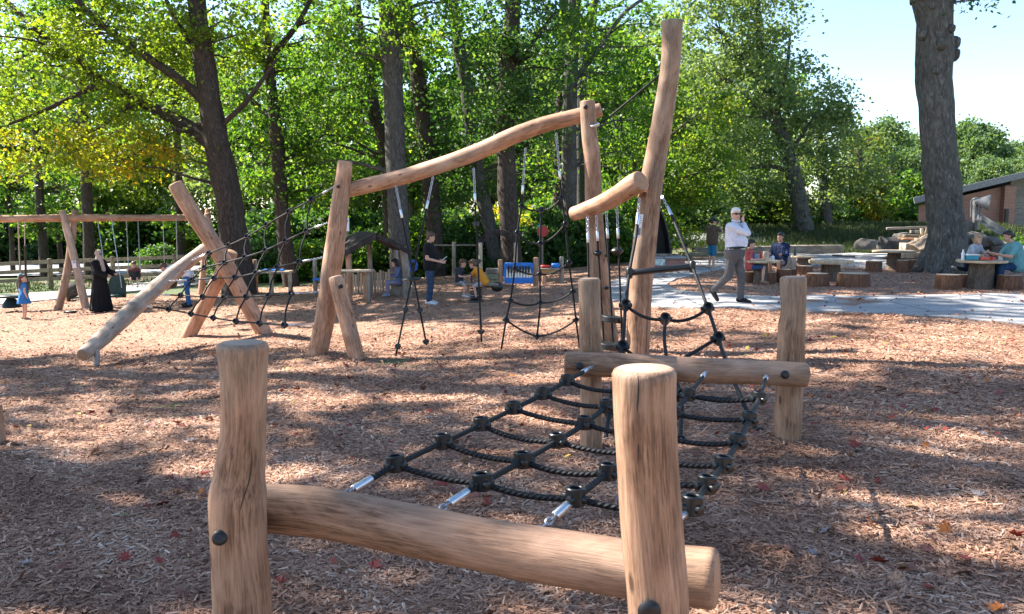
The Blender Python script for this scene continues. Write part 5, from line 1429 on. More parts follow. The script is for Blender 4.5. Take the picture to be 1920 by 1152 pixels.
# timber crates and pulley left of the huge trunk
cr = thing('timber_steps', onground((1712 - 960) / F * 30, 30), 'stacked timber play steps with a rope pulley left of the huge trunk', 'play steps')
for i, (x0, y0, x1, y1, d, mt) in enumerate([(1692, 456, 1724, 474, 30.2, 'palewood'), (1684, 474, 1721, 484, 29.8, 'greywood'), (1688, 446, 1726, 450, 31, 'logfar'), (1690, 440, 1724, 445, 31.3, 'fencewood'), (1711, 432, 1728, 438, 31.6, 'greywood'), (1720, 447, 1734, 484, 29.9, 'palewood')]):
    m = MB(); m.box(*px_box(x0, y0, x1, y1, d, .5), bev=.015); m.build('timber', M[mt], cr)
m = MB(); m.bar(onground((1728 - 960) / F * 30.4, 30.4), P(1728, 429, 30.4), .1, .1, bev=.01); m.build('post', M['palewood'], cr)
m = MB(); m.bar(P(1662, 429, 30.5), P(1745, 426, 30.5), .07, .09, bev=.01); m.build('beam', M['greywood'], cr)
m = MB(); m.tube([P(1737, 427, 30.3), P(1734, 441, 30.3), P(1737, 444, 30.3), P(1738, 428, 30.3)], .016, n=6, step=.05); m.build('pulley_rope', M['palewood'], cr)
# ------------------------------------------------------------------ brick building, fences, cars behind
bd_ = 47.5
bl = thing('brick_building', onground((1800 - 960) / F * bd_, bd_), 'low brown brick building with a sloping gable roof at right', 'building')
m = MB(); pts = [(1722, 455), (1893, 455), (1893, 347), (1722, 386)]; V = [P(a, b, bd_) for a, b in pts]; V += [v + Vector((5.2, 8, 0)) for v in V]
m.add(V, [(0, 1, 2, 3), (4, 7, 6, 5), (0, 4, 5, 1), (1, 5, 6, 2), (2, 6, 7, 3), (3, 7, 4, 0)]); m.build('wall', M['brick'], bl, smooth=False)
m = MB(); m.box(*px_box(1880, 350, 1894, 455, bd_ - .15, .5)); m.build('pier', M['brick'], bl, smooth=False)
m = MB(); m.box(*px_box(1894, 330, 2100, 455, bd_ + .5, .2)); m.build('recess_wall', pm('taupe_siding', (.20, .165, .14), .7), bl)
for i in range(7):
    m = MB(); m.box(*px_box(1895, 370 + i * 11, 2090, 380 + i * 11, bd_ + .36, .06)); m.build('siding_board', pm('taupe_board', (.24, .20, .17), .7) if i == 0 else bpy.data.materials['taupe_board'], bl)
m = MB(); a, b = P(1703, 381, bd_), P(2100, 287, bd_)
V = [a + Vector((0, -.7, 0)), b + Vector((0, -.7, 0)), b + Vector((6.5, 9, 0)), a + Vector((6.5, 9, 0))]; V += [v + Vector((0, 0, .28)) for v in V]
m.add(V, [(3, 2, 1, 0), (4, 5, 6, 7), (0, 1, 5, 4), (1, 2, 6, 5), (2, 3, 7, 6), (3, 0, 4, 7)]); rf = m.build('roof', pm('roof_shingle', (.10, .095, .10), .85, var=.3), bl, smooth=False)
m = MB(); m.bar(a + Vector((-.05, -.76, .12)), b + Vector((0, -.76, .12)), .06, .34, up=(0, 0, 1)); m.build('fascia', pm('fascia_grey', (.22, .21, .22), .6), rf)
m = MB(); m.box(*px_box(1885, 392, 1888, 440, bd_ - .45, .1)); m.build('downpipe', M['black'], bl)
gf = thing('picket_fence', onground((1690 - 960) / F * 47, 47), 'grey picket fence left of the brick building', 'fence')
for i in range(13):
    m = MB(); x0 = 1664 + i * 4.6; m.box(*px_box(x0, 416, x0 + 3.4, 436, 47, .04)); m.build('picket', M['greywood'], gf)
for y in (418, 428):
    m = MB(); m.box(*px_box(1662, y, 1726, y + 2, 47.08, .05)); m.build('rail', M['greywood'], gf)
def car(px, d, col, label, rz):
    x = (px - 960) / F * d; b = onground(x, d); t = thing('parked_car', b, label, 'car', 'cars parked beyond the bushes')
    t.rotation_euler = (0, 0, rz)
    paint = pm('car_paint_%d' % px, col, .25, var=.03, spec=.6)
    prof = [(-2.15, .35), (-2.2, .7), (-2.0, .9), (-1.2, 1.0), (-.6, 1.42), (.8, 1.45), (1.5, 1.02), (2.1, .88), (2.2, .6), (2.15, .35)]
    m = MB(); V = [b + Vector((a, -.85 * (1 if z < 1.05 else .82), z)) for a, z in prof] + [b + Vector((a, .85 * (1 if z < 1.05 else .82), z)) for a, z in prof]; n = len(prof)
    m.add(V, [tuple(range(n)), tuple(reversed(range(n, 2 * n)))] + [(i, n + i, n + (i + 1) % n, (i + 1) % n) for i in range(n)]); m.build('body', paint, t, sharp=25)
    gl_ = pm('car_glass_%d' % px, (.03, .04, .05), .1, var=.1, spec=.8)
    for pr2 in ([(-1.05, 1.03), (-.55, 1.36), (.05, 1.38), (.05, 1.03)], [(.12, 1.03), (.12, 1.38), (.75, 1.38), (1.3, 1.03)]):
        m = MB(); m.add([b + Vector((a, -.80 - (1.4 - z) * .12, z)) for a, z in pr2], [(0, 3, 2, 1)]); m.build('window', gl_, t)
    for a in (-1.35, 1.35):
        m = MB(); m.lathe([(.2, -.1), (.31, -.1), (.33, -.07), (.33, .1), (.2, .1)], b + Vector((a, -.8, .33)), (0, -1, 0), n=18); w = m.build('wheel', M['black'], t)
        m = MB(); m.lathe([(.19, 0), (.17, .03), (.0005, .04)], b + Vector((a, -.9, .33)), (0, -1, 0), n=14); m.build('rim', M['alu'], w)
car(1298, 56, (.55, .58, .62), 'pale silver car half hidden behind the bushes near the brown-shirted man', 0)
car(1585, 60, (.45, .50, .58), 'pale blue car glimpsed beyond the bank between trunks', .2)

# ------------------------------------------------------------------ picnic tables and stumps
def table(px0, px1, py, d, ped, label, thick=.055, w=None):
    c = P((px0 + px1) / 2, py, d); k = d / F; rx = (px1 - px0) * k / 2
    b = onground(c.x, d); t = thing('picnic_table', b, label, 'table', 'round slab picnic tables')
    m = MB(); prof = [(rx * .97, -thick), (rx, -thick * .6), (rx, -.01), (rx * .985, 0), (.01, .0)]
    m.lathe(prof, c, n=36); m.build('top', M['slab'], t)
    m = MB(); m.tube([b - Vector((0, 0, .1)), c - Vector((0, 0, thick))], [ped * 1.15, ped], n=18, wob=.05, seed=int(px0), step=.15); m.build('pedestal', M['pedestal'], t)
def stump(px0, px1, py0, py1, label, d=None, name='stump'):
    pxm = (px0 + px1) / 2; b = G(pxm, py1) if d is None else onground((pxm - 960) / F * d, d)
    k = b.y / F; r = (px1 - px0) * k / 2; h = max(.2, (py1 - py0) * k * .97); t = thing('stump_seat', b, label, 'stump seat', 'stump seats around the picnic tables')
    b = b + Vector((0, r * .6, 0)); top = b + Vector((0, 0, h))
    m = MB(); m.tube([b - Vector((0, 0, .06)), b.lerp(top, .4), top], [r * 1.08, r, r * .98], n=28, wob=.03, step=.1, seed=int(px0), bev=.012, ridges=.035, mat=0, endmat=0); m.build('bark', M['stump'], t)
    m = MB(); m.lathe([(r * .93, 0), (r * .93, .006), (.005, .007)], top, n=26); m.build('cut_top', M['stumptop'], t)
table(1394, 1461, 488, 21.0, .16, 'round slab table in front of the boy in navy')
table(1484, 1532, 480, 27, .2, 'small far slab table behind the others')
table(1518, 1599, 488, 21.5, .22, 'thick slab table with no diners, centre right', .085)
table(1638, 1716, 470, 26, .2, 'slab table left of the huge trunk')
table(1797, 1885, 488, 19.6, .25, 'slab table with the teal-shirted woman and girl')
for a in [(1427, 1458, 511, 531, 'stump in front of the navy boy\'s table'), (1396, 1414, 510, 531, 'stump under the red-shirted child'), (1458, 1486, 505, 531, 'stump under the boy in navy'), (1516, 1557, 513, 537, 'pale cut stump before the thick slab table'),
          (1578, 1637, 513, 539, 'widest stump, split at its left side, right of the thick table'), (1496, 1527, 499, 515, 'half hidden stump behind the thick slab table'), (1627, 1656, 490, 511, 'lone stump midway between the table groups'), (1684, 1706, 488, 511, 'left stump of the pair at the table by the huge trunk'),
          (1704, 1734, 487, 510, 'right stump of the pair at the table by the huge trunk'), (1761, 1806, 515, 543, 'broad reddish stump the girl kneels on'), (1800, 1819, 515, 539, 'dark stump tucked behind the broad reddish one'), (1878, 1921, 516, 543, 'stump under the teal-shirted woman')]: stump(*a)
m = MB(); m.box(*px_box(1466, 484, 1492, 506, 21.6, .06), bev=.01); c, s = px_box(1466, 484, 1492, 506, 21.6, .06)
bb = thing('plank_back', onground(c.x, 21.6), 'upright pinkish plank seat back beside the boy in navy', 'seat'); m.build('back_board', M['logpale'], bb)
m = MB(); m.box((c.x, 21.8, gz(c.x, 21.8) + .2), (.42, .42, .4), bev=.02); m.build('block', M['stump'], bb)
# things on the tables
def bottle(px, py, d, h, r, col, label, capc=None, kind='bottle'):
    b = P(px, py, d); t = thing('drink_' + kind if kind != 'tub' else 'food_tub', b, label, kind); 
    m = MB(); m.lathe([(r * .95, 0), (r, .01), (r, h * .65), (r * .8, h * .75), (r * .45, h * .82), (r * .45, h * .86)], b, n=14); m.build('body', pm('bottle_%d' % px, col, .3, var=.1), t)
    m = MB(); m.lathe([(r * .5, h * .86), (r * .5, h), (.001, h)], b, n=12); m.build('cap', pm('bottle_cap_%d' % px, capc or col, .4), t)
zt = lambda py: py
bottle(1427, 488, 20.9, .22, .035, (.45, .04, .03), 'red drink bottle on the navy boy\'s table', (.6, .1, .1))
bottle(1414, 488, 20.8, .2, .035, (.05, .09, .3), 'blue and red drink bottle at the table\'s left', (.5, .05, .05))
bottle(1449, 488, 20.8, .13, .04, (.5, .5, .6), 'small pale tub with a blue lid on the navy boy\'s table', (.05, .1, .4), 'tub')
bottle(1805, 488, 19.4, .24, .035, (.55, .58, .62), 'pale drink carton on the right picnic table', (.6, .6, .6), 'carton')
bottle(1876, 488, 19.5, .16, .05, (.6, .55, .55), 'white paper cup on the right picnic table', None, 'cup')
bottle(1490, 480, 26.9, .28, .04, (.02, .02, .025), 'dark bottle on the small far table')
def item(name, px0, px1, py0, py1, d, th, mat, label, cat):
    c, s = px_box(px0, py0, px1, py1, d, th); m = MB(); m.box(c, s, bev=min(s) * .12); tag(m.build(name, mat, None, c - Vector((0, 0, s[2] / 2))), label, cat)
tl = thing('lunch_box', P(1822, 488, 19.4), 'teal lunch box with a white lid on the right picnic table', 'lunch box')
c, s = px_box(1810, 479, 1832, 487.5, 19.4, .2); m = MB(); m.box(c, s, bev=.015); m.build('box', pm('teal_plastic', (.02, .22, .30), .4), tl)
m = MB(); m.box(c + Vector((0, 0, s[2] / 2 + .012)), (s[0] * 1.03, .21, .022), bev=.006); m.build('lid', M['white'], tl)
item('food_tray', 1833, 1856, 482, 487.5, 19.4, .25, pm('red_orange_plastic', (.55, .07, .03), .4), 'red-orange food tray on the right picnic table', 'tray')
item('food_box', 1857, 1864, 482, 487.5, 19.3, .15, M['red'], 'small red box beside the food tray', 'box')
item('cardboard_box', 1431, 1441, 472, 487.5, 21.1, .08, pm('cardboard', (.45, .36, .27), .8), 'open cardboard box lid standing on the navy boy\'s table', 'box')
item('wrapper', 1527, 1536, 485.5, 487.5, 21.3, .15, M['white'], 'crumpled white wrapper on the thick slab table', 'wrapper')
sa = MB(); b = G(132, 588); sa.box(b + Vector((0, 0, .04)), (.3, .15, .06), bev=.02); tag(sa.build('dropped_bag', M['bucket'], None, b), 'dark flat object lying between the left swing posts', 'bag')
# right-hand edge of another log post cut by the left picture edge
op = thing('log_post', G(-8, 830), 'slice of a log post cut off by the left picture edge', 'post')
g0 = G(-8, 830); m = MB(); m.tube([g0 - Vector((.0, 0, .2)), g0 + Vector((-.02, 0, .32))], .085, n=24, mat=0, endmat=1, bev=.015, step=.06, wob=.03, seed=4); m.build('post', LOGT, op)
# ------------------------------------------------------------------ people
M['skinL'] = pm('skin_light', (.56, .32, .23), .55, var=.08, scale=14)
M['skinM'] = pm('skin_medium', (.46, .25, .17), .55, var=.08, scale=14)
M['hairD'] = pm('hair_dark', (.022, .015, .012), .5, var=.4, scale=40)
M['hairB'] = pm('hair_brown', (.09, .045, .025), .5, var=.4, scale=40)
M['hairF'] = pm('hair_fair', (.38, .24, .12), .5, var=.35, scale=40)
M['hairW'] = pm('hair_white', (.62, .60, .57), .55, var=.15, scale=40)
M['eye'] = pm('eye_dark', (.02, .015, .012), .3, var=.1)
M['lip'] = pm('lip', (.34, .12, .10), .5, var=.1)
def cloth(name, col, var=.16):
    m_ = pm('cloth_' + name, col, .85, var=max(var, .14), scale=9, bump=.9, bscale=13, spec=.2)
    for n_ in m_.node_tree.nodes:
        if n_.type == 'BUMP': n_.inputs['Distance'].default_value = .035
        if n_.type == 'TEX_NOISE' and n_.inputs['Scale'].default_value == 13: n_.inputs['Distortion'].default_value = 1.2
    return m_

def remesh(mb, name, mat, parent, voxel, smooth=3):
    me = mb.mesh(name, [mat], WL[parent.name]); o = bpy.data.objects.new(name + '_tmp', me); COL.objects.link(o)
    md_ = o.modifiers.new('r', 'REMESH'); md_.mode = 'VOXEL'; md_.voxel_size = voxel; md_.use_smooth_shade = True
    s_ = o.modifiers.new('s', 'SMOOTH'); s_.iterations = smooth; s_.factor = .5
    dg = bpy.context.evaluated_depsgraph_get()
    out = bpy.data.meshes.new_from_object(o.evaluated_get(dg)); out.name = name
    bpy.data.objects.remove(o); bpy.data.meshes.remove(me)
    if not out.materials: out.materials.append(mat)
    for p in out.polygons: p.use_smooth = True
    ob = bpy.data.objects.new(name, out); COL.objects.link(ob); ob.parent = parent; WL[ob.name] = WL[parent.name].copy()
    return ob

BASE = dict(head=(0, -.015, 1.625), neck=(0, .02, 1.47), pel=(0, 0, .95), shl=(.185, .01, 1.41), ell=(.235, .04, 1.13), wrl=(.245, -.03, .88), shr=(-.185, .01, 1.41), elr=(-.235, .04, 1.13), wrr=(-.245, -.03, .88),
            hil=(.09, 0, .92), knl=(.10, -.02, .50), anl=(.10, .02, .09), tol=(.12, -.15, .035), hir=(-.09, 0, .92), knr=(-.10, -.02, .50), anr=(-.10, .02, .09), tor=(-.12, -.15, .035))
SIT = dict(pel=(0, 0, .53), hil=(.09, -.02, .52), hir=(-.09, -.02, .52), knl=(.12, -.44, .52), knr=(-.12, -.44, .52), anl=(.12, -.42, .1), anr=(-.12, -.42, .1), tol=(.13, -.58, .04), tor=(-.13, -.58, .04),
           neck=(0, .0, 1.05), head=(0, -.05, 1.21), shl=(.185, 0, .99), shr=(-.185, 0, .99), ell=(.24, -.10, .74), elr=(-.24, -.10, .74), wrl=(.16, -.34, .76), wrr=(-.16, -.34, .76))
def person(label, base, heading, sc, pose, skin='skinL', shirt=None, sleeve=.5, pants=None, plen=1.0, shoes=(.03, .03, .035), hair='hairD', hairstyle='short', hs=1.0, hyaw=0, hpitch=0, girth=1.0, limb=1.0, voxel=.013, extra=None, waist=True, robe=None, dress=None, fingers=True, belt=None, hand_dirs=None):
    J = dict(BASE); J.update(pose)
    Rz = Matrix.Rotation(heading, 3, 'Z'); base = Vector(base)
    W = {k: base + Rz @ (Vector(v) * sc) for k, v in J.items()}
    S = sc
    t = thing('person', base, label, 'person')
    HR = Rz @ Matrix.Rotation(hyaw, 3, 'Z') @ Matrix.Rotation(hpitch, 3, 'X')
    H = lambda x, y, z: W['head'] + HR @ (Vector((x, y, z)) * S * hs)
    fw = Rz @ Vector((0, -1, 0))
    b = MB()
    # head
    b.ell(H(0, .012, .022), (.073 * S * hs, .094 * S * hs, .098 * S * hs), 16, 0, HR); b.ell(H(0, -.02, -.045), (.058 * S * hs, .068 * S * hs, .068 * S * hs), 14, 0, HR)
    b.ell(H(0, -.088, -.012), (.013 * S * hs, .020 * S * hs, .022 * S * hs), 8, 0, HR); b.ell(H(0, -.072, -.085), (.026 * S * hs, .022 * S * hs, .02 * S * hs), 8, 0, HR)
    for s in (-1, 1): b.ell(H(s * .074, .012, -.005), (.012 * S * hs, .02 * S * hs, .03 * S * hs), 8, 0, HR)
    b.caps(W['neck'] - Vector((0, 0, .03 * S)), .056 * S * girth ** .4, H(0, .02, -.05), .052 * S)
    def torso(m, inf, low=1.0):
        g = girth
        b0 = W['neck'] - (W['neck'] - W['pel']).normalized() * .10 * S
        for s in 'lr':
            sh = W['sh' + s]; inn = sh.lerp(W['neck'], .42) + (W['pel'] - W['neck']).normalized() * .07 * S
            hp = W['hi' + s].lerp(W['pel'], .15); mid = inn.lerp(hp, .5)
            m.caps(inn, .098 * S * g ** .6 + inf, mid, .094 * S * g + inf); m.caps(mid, .094 * S * g + inf, hp, .105 * S * g + inf)
            m.caps(W['neck'].lerp(sh, .25) - Vector((0, 0, .02 * S)), .05 * S + inf, sh - Vector((0, 0, .01 * S)), .058 * S + inf)
        m.caps(b0, .10 * S * g ** .5 + inf, W['pel'], .112 * S * g + inf)
        if g > 1.1 and inf > 0: m.ell(W['pel'].lerp(W['neck'], .33) + fw * .07 * S, ((.155 * g) * S, .13 * g * S, .17 * S), 14)
    torso(b, -.012)
    hands = {}
    for s in 'lr':
        sh, el, wr = W['sh' + s], W['el' + s], W['wr' + s]
        b.caps(sh, .050 * S * limb, el, .040 * S * limb); b.caps(el, .040 * S * limb, wr, .027 * S * limb)
        hd_ = (wr - el).normalized() if not (hand_dirs and s in hand_dirs) else (Rz @ Vector(hand_dirs[s])).normalized()
        side = hd_.cross(fw); side = side.normalized() if side.length > .1 else hd_.orthogonal().normalized()
        nrm_ = side.cross(hd_).normalized()
        pc = wr + hd_ * .045 * S
        for q in (-1, 0, 1): b.caps(wr + hd_ * .01 * S + side * q * .012 * S, .019 * S, wr + hd_ * .08 * S + side * q * .024 * S, .0155 * S, 8)
        if fingers:
            for q, ln in zip((-1.5, -.5, .5, 1.5), (.060, .075, .080, .070)):
                k0 = wr + hd_ * .085 * S + side * q * .0175 * S; k1 = k0 + (hd_ * .9 + nrm_ * .25 * 1).normalized() * ln * .55 * S; k2 = k1 + (hd_ * .65 + nrm_ * .6).normalized() * ln * .5 * S
                b.caps(k0, .0098 * S + .001, k1, .0090 * S + .001, 8); b.caps(k1, .0090 * S + .001, k2, .0078 * S + .001, 8)
            th0 = wr + hd_ * .025 * S - side * .025 * S; th1 = th0 + (hd_ * .6 - side * .8).normalized() * .042 * S; th2 = th1 + (hd_ * .9 - side * .2 + nrm_ * .2).normalized() * .034 * S
            b.caps(th0, .013 * S, th1, .0115 * S + .001, 8); b.caps(th1, .011 * S + .001, th2, .0095 * S + .001, 8)
        hp, kn, an, to = W['hi' + s], W['kn' + s], W['an' + s], W['to' + s]
        b.caps(hp, .080 * S * limb, kn, .052 * S * limb); b.caps(kn, .052 * S * limb, kn.lerp(an, .35), .053 * S * limb); b.caps(kn.lerp(an, .35), .053 * S * limb, an, .034 * S)
        b.caps(an - Vector((0, 0, .02 * S)), .034 * S, to, .028 * S)
    remesh(b, 'body', M[skin], t, voxel)
    # face
    for s in (-1, 1):
        m = MB(); m.ell(H(s * .029, -.083, .012), (.013 * S * hs, .008 * S * hs, .0085 * S * hs), 8, 0, HR); m.build('eye', M['eye'], t)
    m = MB(); m.ell(H(0, -.087, -.052), (.022 * S * hs, .008 * S * hs, .007 * S * hs), 8, 0, HR); m.build('mouth', M['lip'], t)
    # hair
    if hair:
        h = MB()
        h.ell(H(0, .028, .038), (.081 * S * hs, .094 * S * hs, .093 * S * hs), 14, 0, HR)
        h.ell(H(0, -.040, .078), (.066 * S * hs, .050 * S * hs, .042 * S * hs), 12, 0, HR); h.ell(H(0, .03, .045), (.086 * S * hs, .098 * S * hs, .094 * S * hs), 14, 0, HR)
        h.ell(H(0, .055, -.005), (.074 * S * hs, .062 * S * hs, .085 * S * hs), 12, 0, HR)
        if hairstyle == 'bun': h.ell(H(0, .11, .09), .048 * S * hs, 10)
        if hairstyle == 'lowbun': h.ell(H(0, .125, .0), .058 * S * hs, 10)
        if hairstyle == 'long':
            for q in (-.045, 0, .045): h.caps(H(q, .075, .0), .05 * S * hs, H(q * 1.4, .10, -.22), .042 * S * hs)
        if hairstyle == 'bob':
            for q in (-1, 1): h.caps(H(q * .066, .03, .03), .036 * S * hs, H(q * .07, .03, -.085), .032 * S * hs)
            h.caps(H(0, .07, 0), .06 * S * hs, H(0, .075, -.09), .05 * S * hs)
        remesh(h, 'hair', M[hair], t, .011, 2)
    if shirt:
        m = MB(); torso(m, (.012 if belt else .03) * S)
        for s in 'lr':
            sh, el, wr = W['sh' + s], W['el' + s], W['wr' + s]
            if sleeve <= 1: m.caps(sh, .066 * S * limb, sh.lerp(el, sleeve * .95), .060 * S * limb)
            else:
                m.caps(sh, .066 * S * limb, el, .054 * S * limb); m.caps(el, .054 * S * limb, el.lerp(wr, (sleeve - 1) * .97), .041 * S * limb)
        remesh(m, 'shirt', shirt, t, voxel * .95)
    if pants:
        m = MB(); g = girth
        m.caps(W['hil'].lerp(W['pel'], .3), .118 * S * g + (.026 if belt else .0), W['hir'].lerp(W['pel'], .3), .118 * S * g + (.026 if belt else .0)); m.ell(W['pel'] + Vector((0, 0, .03 * S)), ((.14 + (.03 if belt else 0)) * S * g, (.12 + (.03 if belt else 0)) * S * g, (.10 if belt else .05) * S), 12, 0, Rz)
        for s in 'lr':
            hp, kn, an = W['hi' + s], W['kn' + s], W['an' + s]
            if plen <= .6: m.caps(hp, .098 * S * limb, hp.lerp(kn, plen / .5 * .95 if plen < .5 else .98), .078 * S * limb)
            else:
                m.caps(hp, .096 * S * limb, kn, .070 * S * limb); m.caps(kn, .070 * S * limb, kn.lerp(an, (plen - .5) / .5 * .95), .058 * S * limb)
        remesh(m, 'trousers' if plen > .6 else 'shorts', pants, t, voxel)
    if dress:
        m = MB(); torso(m, .016 * S); c0 = W['pel'] + Vector((0, 0, .12 * S))
        m.lathe([(.12 * S, .05 * S), (.14 * S, 0), (.19 * S, -.18 * S), (.25 * S, -.42 * S), (.235 * S, -.42 * S), (.01, -.38 * S)], c0, n=20)
        for i in range(10): a = i * .628; m.caps(c0 + Vector((cos(a) * .13, sin(a) * .13, -.02)) * S, .02 * S, c0 + Vector((cos(a) * .24, sin(a) * .24, -.41)) * S, .03 * S, 6)
        for s in 'lr': m.caps(W['sh' + s], .065 * S, W['sh' + s].lerp(W['el' + s], .35), .062 * S)
        remesh(m, 'dress', dress, t, voxel)
    if robe:
        m = MB(); torso(m, .03 * S)
        m.caps(W['pel'] + Vector((0, 0, .1 * S)), .17 * S, base + Vector((0, 0, .12 * S)), .13 * S)
        c0 = W['pel'] - Vector((0, 0, 0)); hgt = (W['pel'].z - base.z)
        m.lathe([(.15 * S, .25 * S), (.19 * S, 0), (.24 * S, -hgt * .5), (.31 * S, -hgt + .03), (.29 * S, -hgt + .015), (.01, -hgt + .05)], c0, n=22)
        for i in range(13): a = i * .483; m.caps(c0 + Vector((cos(a) * .17, sin(a) * .15, 0)) * S, .025 * S, c0 + Vector((cos(a) * .285, sin(a) * .285, -hgt / S + .06)) * S, .04 * S, 6)
        for s in 'lr': m.caps(W['sh' + s], .075 * S, W['el' + s], .08 * S); m.caps(W['el' + s], .08 * S, W['el' + s].lerp(W['wr' + s], .9), .085 * S)
        remesh(m, 'robe', robe, t, voxel)
    if shoes:
        sm = cloth('shoe_%d' % len(bpy.data.materials), shoes, .1)
        for s in 'lr':
            an, to = W['an' + s], W['to' + s]; m = MB()
            d_ = (to - an); d_.z *= .8
            heel = an - d_.normalized() * .045 * S - Vector((0, 0, .035 * S)); m.caps(heel, .044 * S, to, .040 * S); m.caps(an - Vector((0, 0, .02 * S)), .046 * S, an.lerp(to, .6), .044 * S)
            remesh(m, 'shoe', sm, t, .011, 2)
    if extra: extra(t, W, H, HR, S, Rz, hs)
    return t
def at_px(px, py): return G(px, py)
# older man walking on the path
def man_extra(t, W, H, HR, S, Rz, hs):
    m = MB()
    for s in (-1, 1): m.ell(H(s * .034, -.088, .012), (.031 * S, .012 * S, .021 * S), 12, 0, HR)
    m.bar(H(-.03, -.094, .02), H(.03, -.094, .02), .012, .01); 
    for s in (-1, 1): m.bar(H(s * .064, -.085, .018), H(s * .078, .01, .012), .008, .012)
    m.build('sunglasses', M['black'], t)
    c = W['pel'] + Vector((0, 0, .075 * S)); m = MB()
    ringp = [c + Rz @ Vector((cos(i / 20 * 2 * pi) * .205, sin(i / 20 * 2 * pi) * .175 - .02, -.01 * sin(i / 20 * 2 * pi))) * S for i in range(21)]
    m.tube(ringp, .02, n=8, cap=False); m.build('belt', M['black'], t)
    w = W['wrl'] + (W['ell'] - W['wrl']).normalized() * .02; m = MB(); m.lathe([(.036, -.018), (.040, 0), (.036, .018)], w, W['ell'] - W['wrl'], n=12); m.build('watch', M['black'], t)
    m = MB(); m.caps(H(-.05, -.03, -.115), .022 * S, H(.05, -.03, -.115), .022 * S); m.caps(H(-.05, .04, -.10), .024 * S, H(-.05, -.03, -.115), .022 * S); m.caps(H(.05, .04, -.10), .024 * S, H(.05, -.03, -.115), .022 * S); remesh(m, 'collar', bpy.data.materials['cloth_paleblue'], t, .011, 2)
g_ = G(1382, 570)
person('older white-haired man in pale shirt and grey trousers walking, hand at ear', g_ + Vector((-.08, 0, .01)), R(48), 1.045, dict(elr=(-.02, -.26, 1.29), wrr=(.10, -.11, 1.475), ell=(.27, .05, 1.14), wrl=(.26, -.03, .89), knr=(-.10, .06, .50), anr=(-.10, .36, .22), tor=(-.11, .26, .06), knl=(.09, -.10, .50), anl=(.09, -.10, .09), tol=(.10, -.28, .035)),
       'skinL', cloth('paleblue', (.60, .63, .72), .06), 1.9, cloth('greytrouser', (.095, .092, .095)), 1.0, (.02, .02, .022), 'hairW', 'short', 1.0, R(-38), 0, 1.22, 1.1, .0125, man_extra, hand_dirs={'r': (.05, .18, 1)}, belt=True)
# woman in black tee with phone
def phone(t, W, H, HR, S, Rz, hs):
    c = W['wrl'].lerp(W['wrr'], .5) + Rz @ Vector((0, -.12, .06)); m = MB(); m.box(c, (.085, .15, .015), Rz @ Matrix.Rotation(R(-35), 3, 'X'), bev=.004)
    o = m.build('phone', pm('phone_white', (.7, .7, .7), .3, var=.03), None, c); tag(o, 'white phone held by the woman in the black tee', 'phone')
g_ = G(806, 572)
person('woman in black tee and blue jeans standing with a phone', g_, R(88), .985, dict(ell=(.22, .03, 1.12), wrl=(.10, -.24, 1.07), elr=(-.22, .03, 1.12), wrr=(-.10, -.24, 1.05), head=(0, -.05, 1.62)), 'skinL', cloth('blacktee', (.012, .012, .014)), .6, cloth('jeans', (.035, .06, .11), .35), .97, (.6, .6, .62), 'hairB', 'bun', 1.0, 0, R(14), 1.12, 1.08, .013, phone)
# woman in black robe and beige veil
def veil(t, W, H, HR, S, Rz, hs):
    m = MB(); m.ell(H(0, .02, .03), (.095 * S, .108 * S, .112 * S), 14, 0, HR); m.ell(H(0, -.04, -.07), (.085 * S, .085 * S, .085 * S), 12, 0, HR)
    m.caps(H(0, .0, -.1), .10 * S, W['neck'] + Rz @ Vector((0, -.03, -.12)) * S, .145 * S); m.caps(H(0, -.08, -.06), .04 * S, W['neck'] + Rz @ Vector((0, -.16, -.28)) * S, .07 * S)
    m.caps(W['neck'] + Rz @ Vector((-.1, 0, -.06)) * S, .09 * S, W['neck'] + Rz @ Vector((.1, 0, -.06)) * S, .09 * S)
    remesh(m, 'veil', cloth('beige', (.40, .31, .26), .12), t, .013)
    m = MB(); m.ell(H(0, -.105, .012), (.05 * S, .012 * S, .014 * S), 10, 0, HR); m.build('eye_opening', M['eye'], t)
g_ = G(190, 584)
person('woman in long black robe and beige veil pushing the swing', g_, R(75), .93, dict(ell=(.21, -.12, 1.14), wrl=(.14, -.36, 1.08), elr=(-.21, -.10, 1.14), wrr=(-.12, -.32, 1.02)), 'skinL', None, 0, None, 1, (.02, .02, .02), None, '', 1.0, R(-20), 0, 1.1, 1.0, .015, veil, robe=cloth('blackrobe', (.008, .008, .010), .2))
# girl in blue dress
def bow(t, W, H, HR, S, Rz, hs):
    m = MB()
    for s in (-1, 1): m.ell(H(.045 * s, .03, .12), (.05 * S * hs, .02 * S * hs, .038 * S * hs), 8)
    m.build('hair_bow', pm('bow_teal', (.02, .28, .40), .6), t)
g_ = G(47, 600)
person('small girl in a blue dress with a teal hair bow by the swings', g_, R(140), .635, dict(ell=(.25, .05, 1.15), wrl=(.27, -.02, .93), elr=(-.25, .05, 1.15), wrr=(-.27, -.02, .93), head=(0, -.015, 1.64)), 'skinL', None, 0, None, 1, (.3, .22, .18), 'hairB', 'long', 1.42, R(-35), R(-8), 1.05, 1.0, .012, bow, dress=cloth('bluedress', (.04, .17, .42)), fingers=False)
